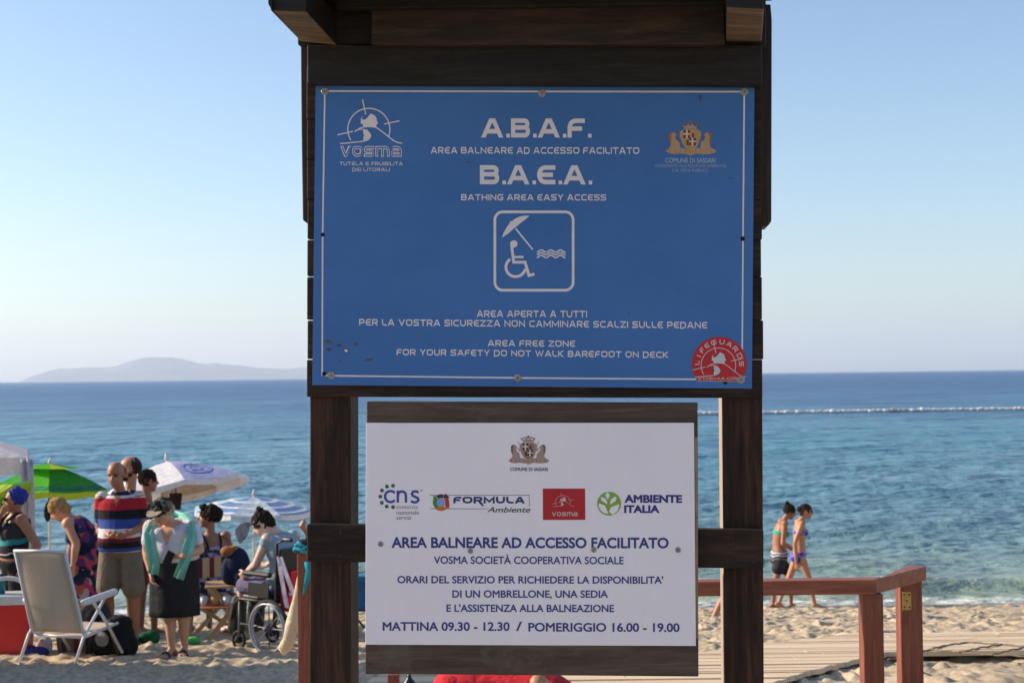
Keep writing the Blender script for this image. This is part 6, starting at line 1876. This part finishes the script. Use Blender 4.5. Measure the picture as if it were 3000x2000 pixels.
jk = thing("navy_bag", "rounded navy blue bag with rust brown top on the slatted table", "bag", V(pj.x, pj.y, tl.z + .572))
zt_ = at(545, 1252, 13.9).z - jk.location.z
mb = MB(); mb.ell((0, 0, zt_ * .45), (.13, .12, zt_ * .52)); mb.ell((.05, -.03, zt_ * .2), (.10, .11, zt_ * .3)); mb.ell((-.08, -.02, zt_ * .35), (.08, .09, zt_ * .36)); mb.blend("bag_body", navyc, jk, .012, 3)
mb = MB(); mb.ell((-.085, -.03, zt_ * .86), (.075, .08, .055)); mb.ell((-.03, -.02, zt_ * .93), (.05, .06, .03)); mb.blend("bag_flap", cloth("rust_brown_leather", (.28, .11, .045)), jk, .010, 2)
for k, (dx, c_) in enumerate(((-.2, (.5, .5, .56)), (-.1, (.45, .25, .08)), (.02, (.52, .52, .6)))):
    o = thing("cup", ["white cup at the left end of the red brown tray", "amber cup in the middle of the red brown tray", "pale cup at the right end of the red brown tray"][k], "cup", tl + V(dx, -.24, .389), 0, "cups on the tray")
    mb = MB(); mb.lathe((0, 0, 0), [(0, .028), (.09, .036), (.088, .032), (.01, .025)], 14); mb.build("cup_body", plain("cup_plastic_" + ["white", "amber", "pale"][k], c_, .35), o, smooth=True)
    mb = MB(); mb.lathe((0, 0, .06), [(0, .029), (.002, .029)], 12); mb.build("drink", plain("drink_" + ["tea", "juice", "water"][k], tuple(x * .5 for x in c_), .2), o)
# cream cloth hanging from the red post
o = thing("cream_towel", "long rolled cream towel hanging from the left red post, pointed at its end", "towel", at(655, 1500, 7.6))
mb = MB(); fr = []
for x, y, w in ((693, 1290, .010), (689, 1330, .020), (683, 1375, .030), (674, 1425, .034), (664, 1465, .038), (655, 1487, .036), (652, 1504, .008)):
    c_ = at(x, y, 7.6)
    fr.append([c_ + V(w * cos(a) * (1 + .15 * sin(2 * a + x)), w * .6 * sin(a), 0) for a in np.linspace(0, 2 * pi, 15)[:-1]])
mb.rings(fr); mb.build("towel_cloth", cloth("cream_towelling", (.56, .46, .32)), o, smooth=True, off=o.location)
mb = MB(); mb.tube([at(693, 1292, 7.6), at(690, 1280, 7.5), at(686, 1278, 7.45)], .008, 6); mb.build("cord", pale, o, off=o.location)
# blue sling chair half hidden by the white sign
bcl = spot(862, 15.0)
bc = thing("beach_chair", "shiny blue beach chair mostly hidden behind the white sign", "chair", bcl, D(165))
mb = MB(); rows_ = []
for i in range(9):
    q = i / 8; rows_.append([(x_, .2 + .16 * q - .05 * sin(pi * q), .30 + .38 * q) for x_ in np.linspace(-.22, .22, 7)])
for i in range(8):
    for j in range(6): mb.add([rows_[i][j], rows_[i][j + 1], rows_[i + 1][j + 1], rows_[i + 1][j]], [(0, 1, 2, 3)])
ob = mb.build("sling_back", plain("shiny_blue_vinyl", (.03, .20, .45), .25), bc, smooth=True, fix=False, weld=True); ob.modifiers.new("c", 'SOLIDIFY').thickness = .03
mb = MB(); mb.box((0, -.05, .28), (.44, .46, .02)); mb.build("sling_seat", plain("dark_blue_vinyl", (.02, .06, .15), .4), bc)
for q in (-1, 1):
    mb = MB(); mb.tube([(q * .24, .34, .02), (q * .24, -.1, .5)], .014, 8); mb.tube([(q * .24, -.3, .02), (q * .24, .2, .32), (q * .235, .37, .70)], .014, 8); mb.build("leg", blk, bc, smooth=True)
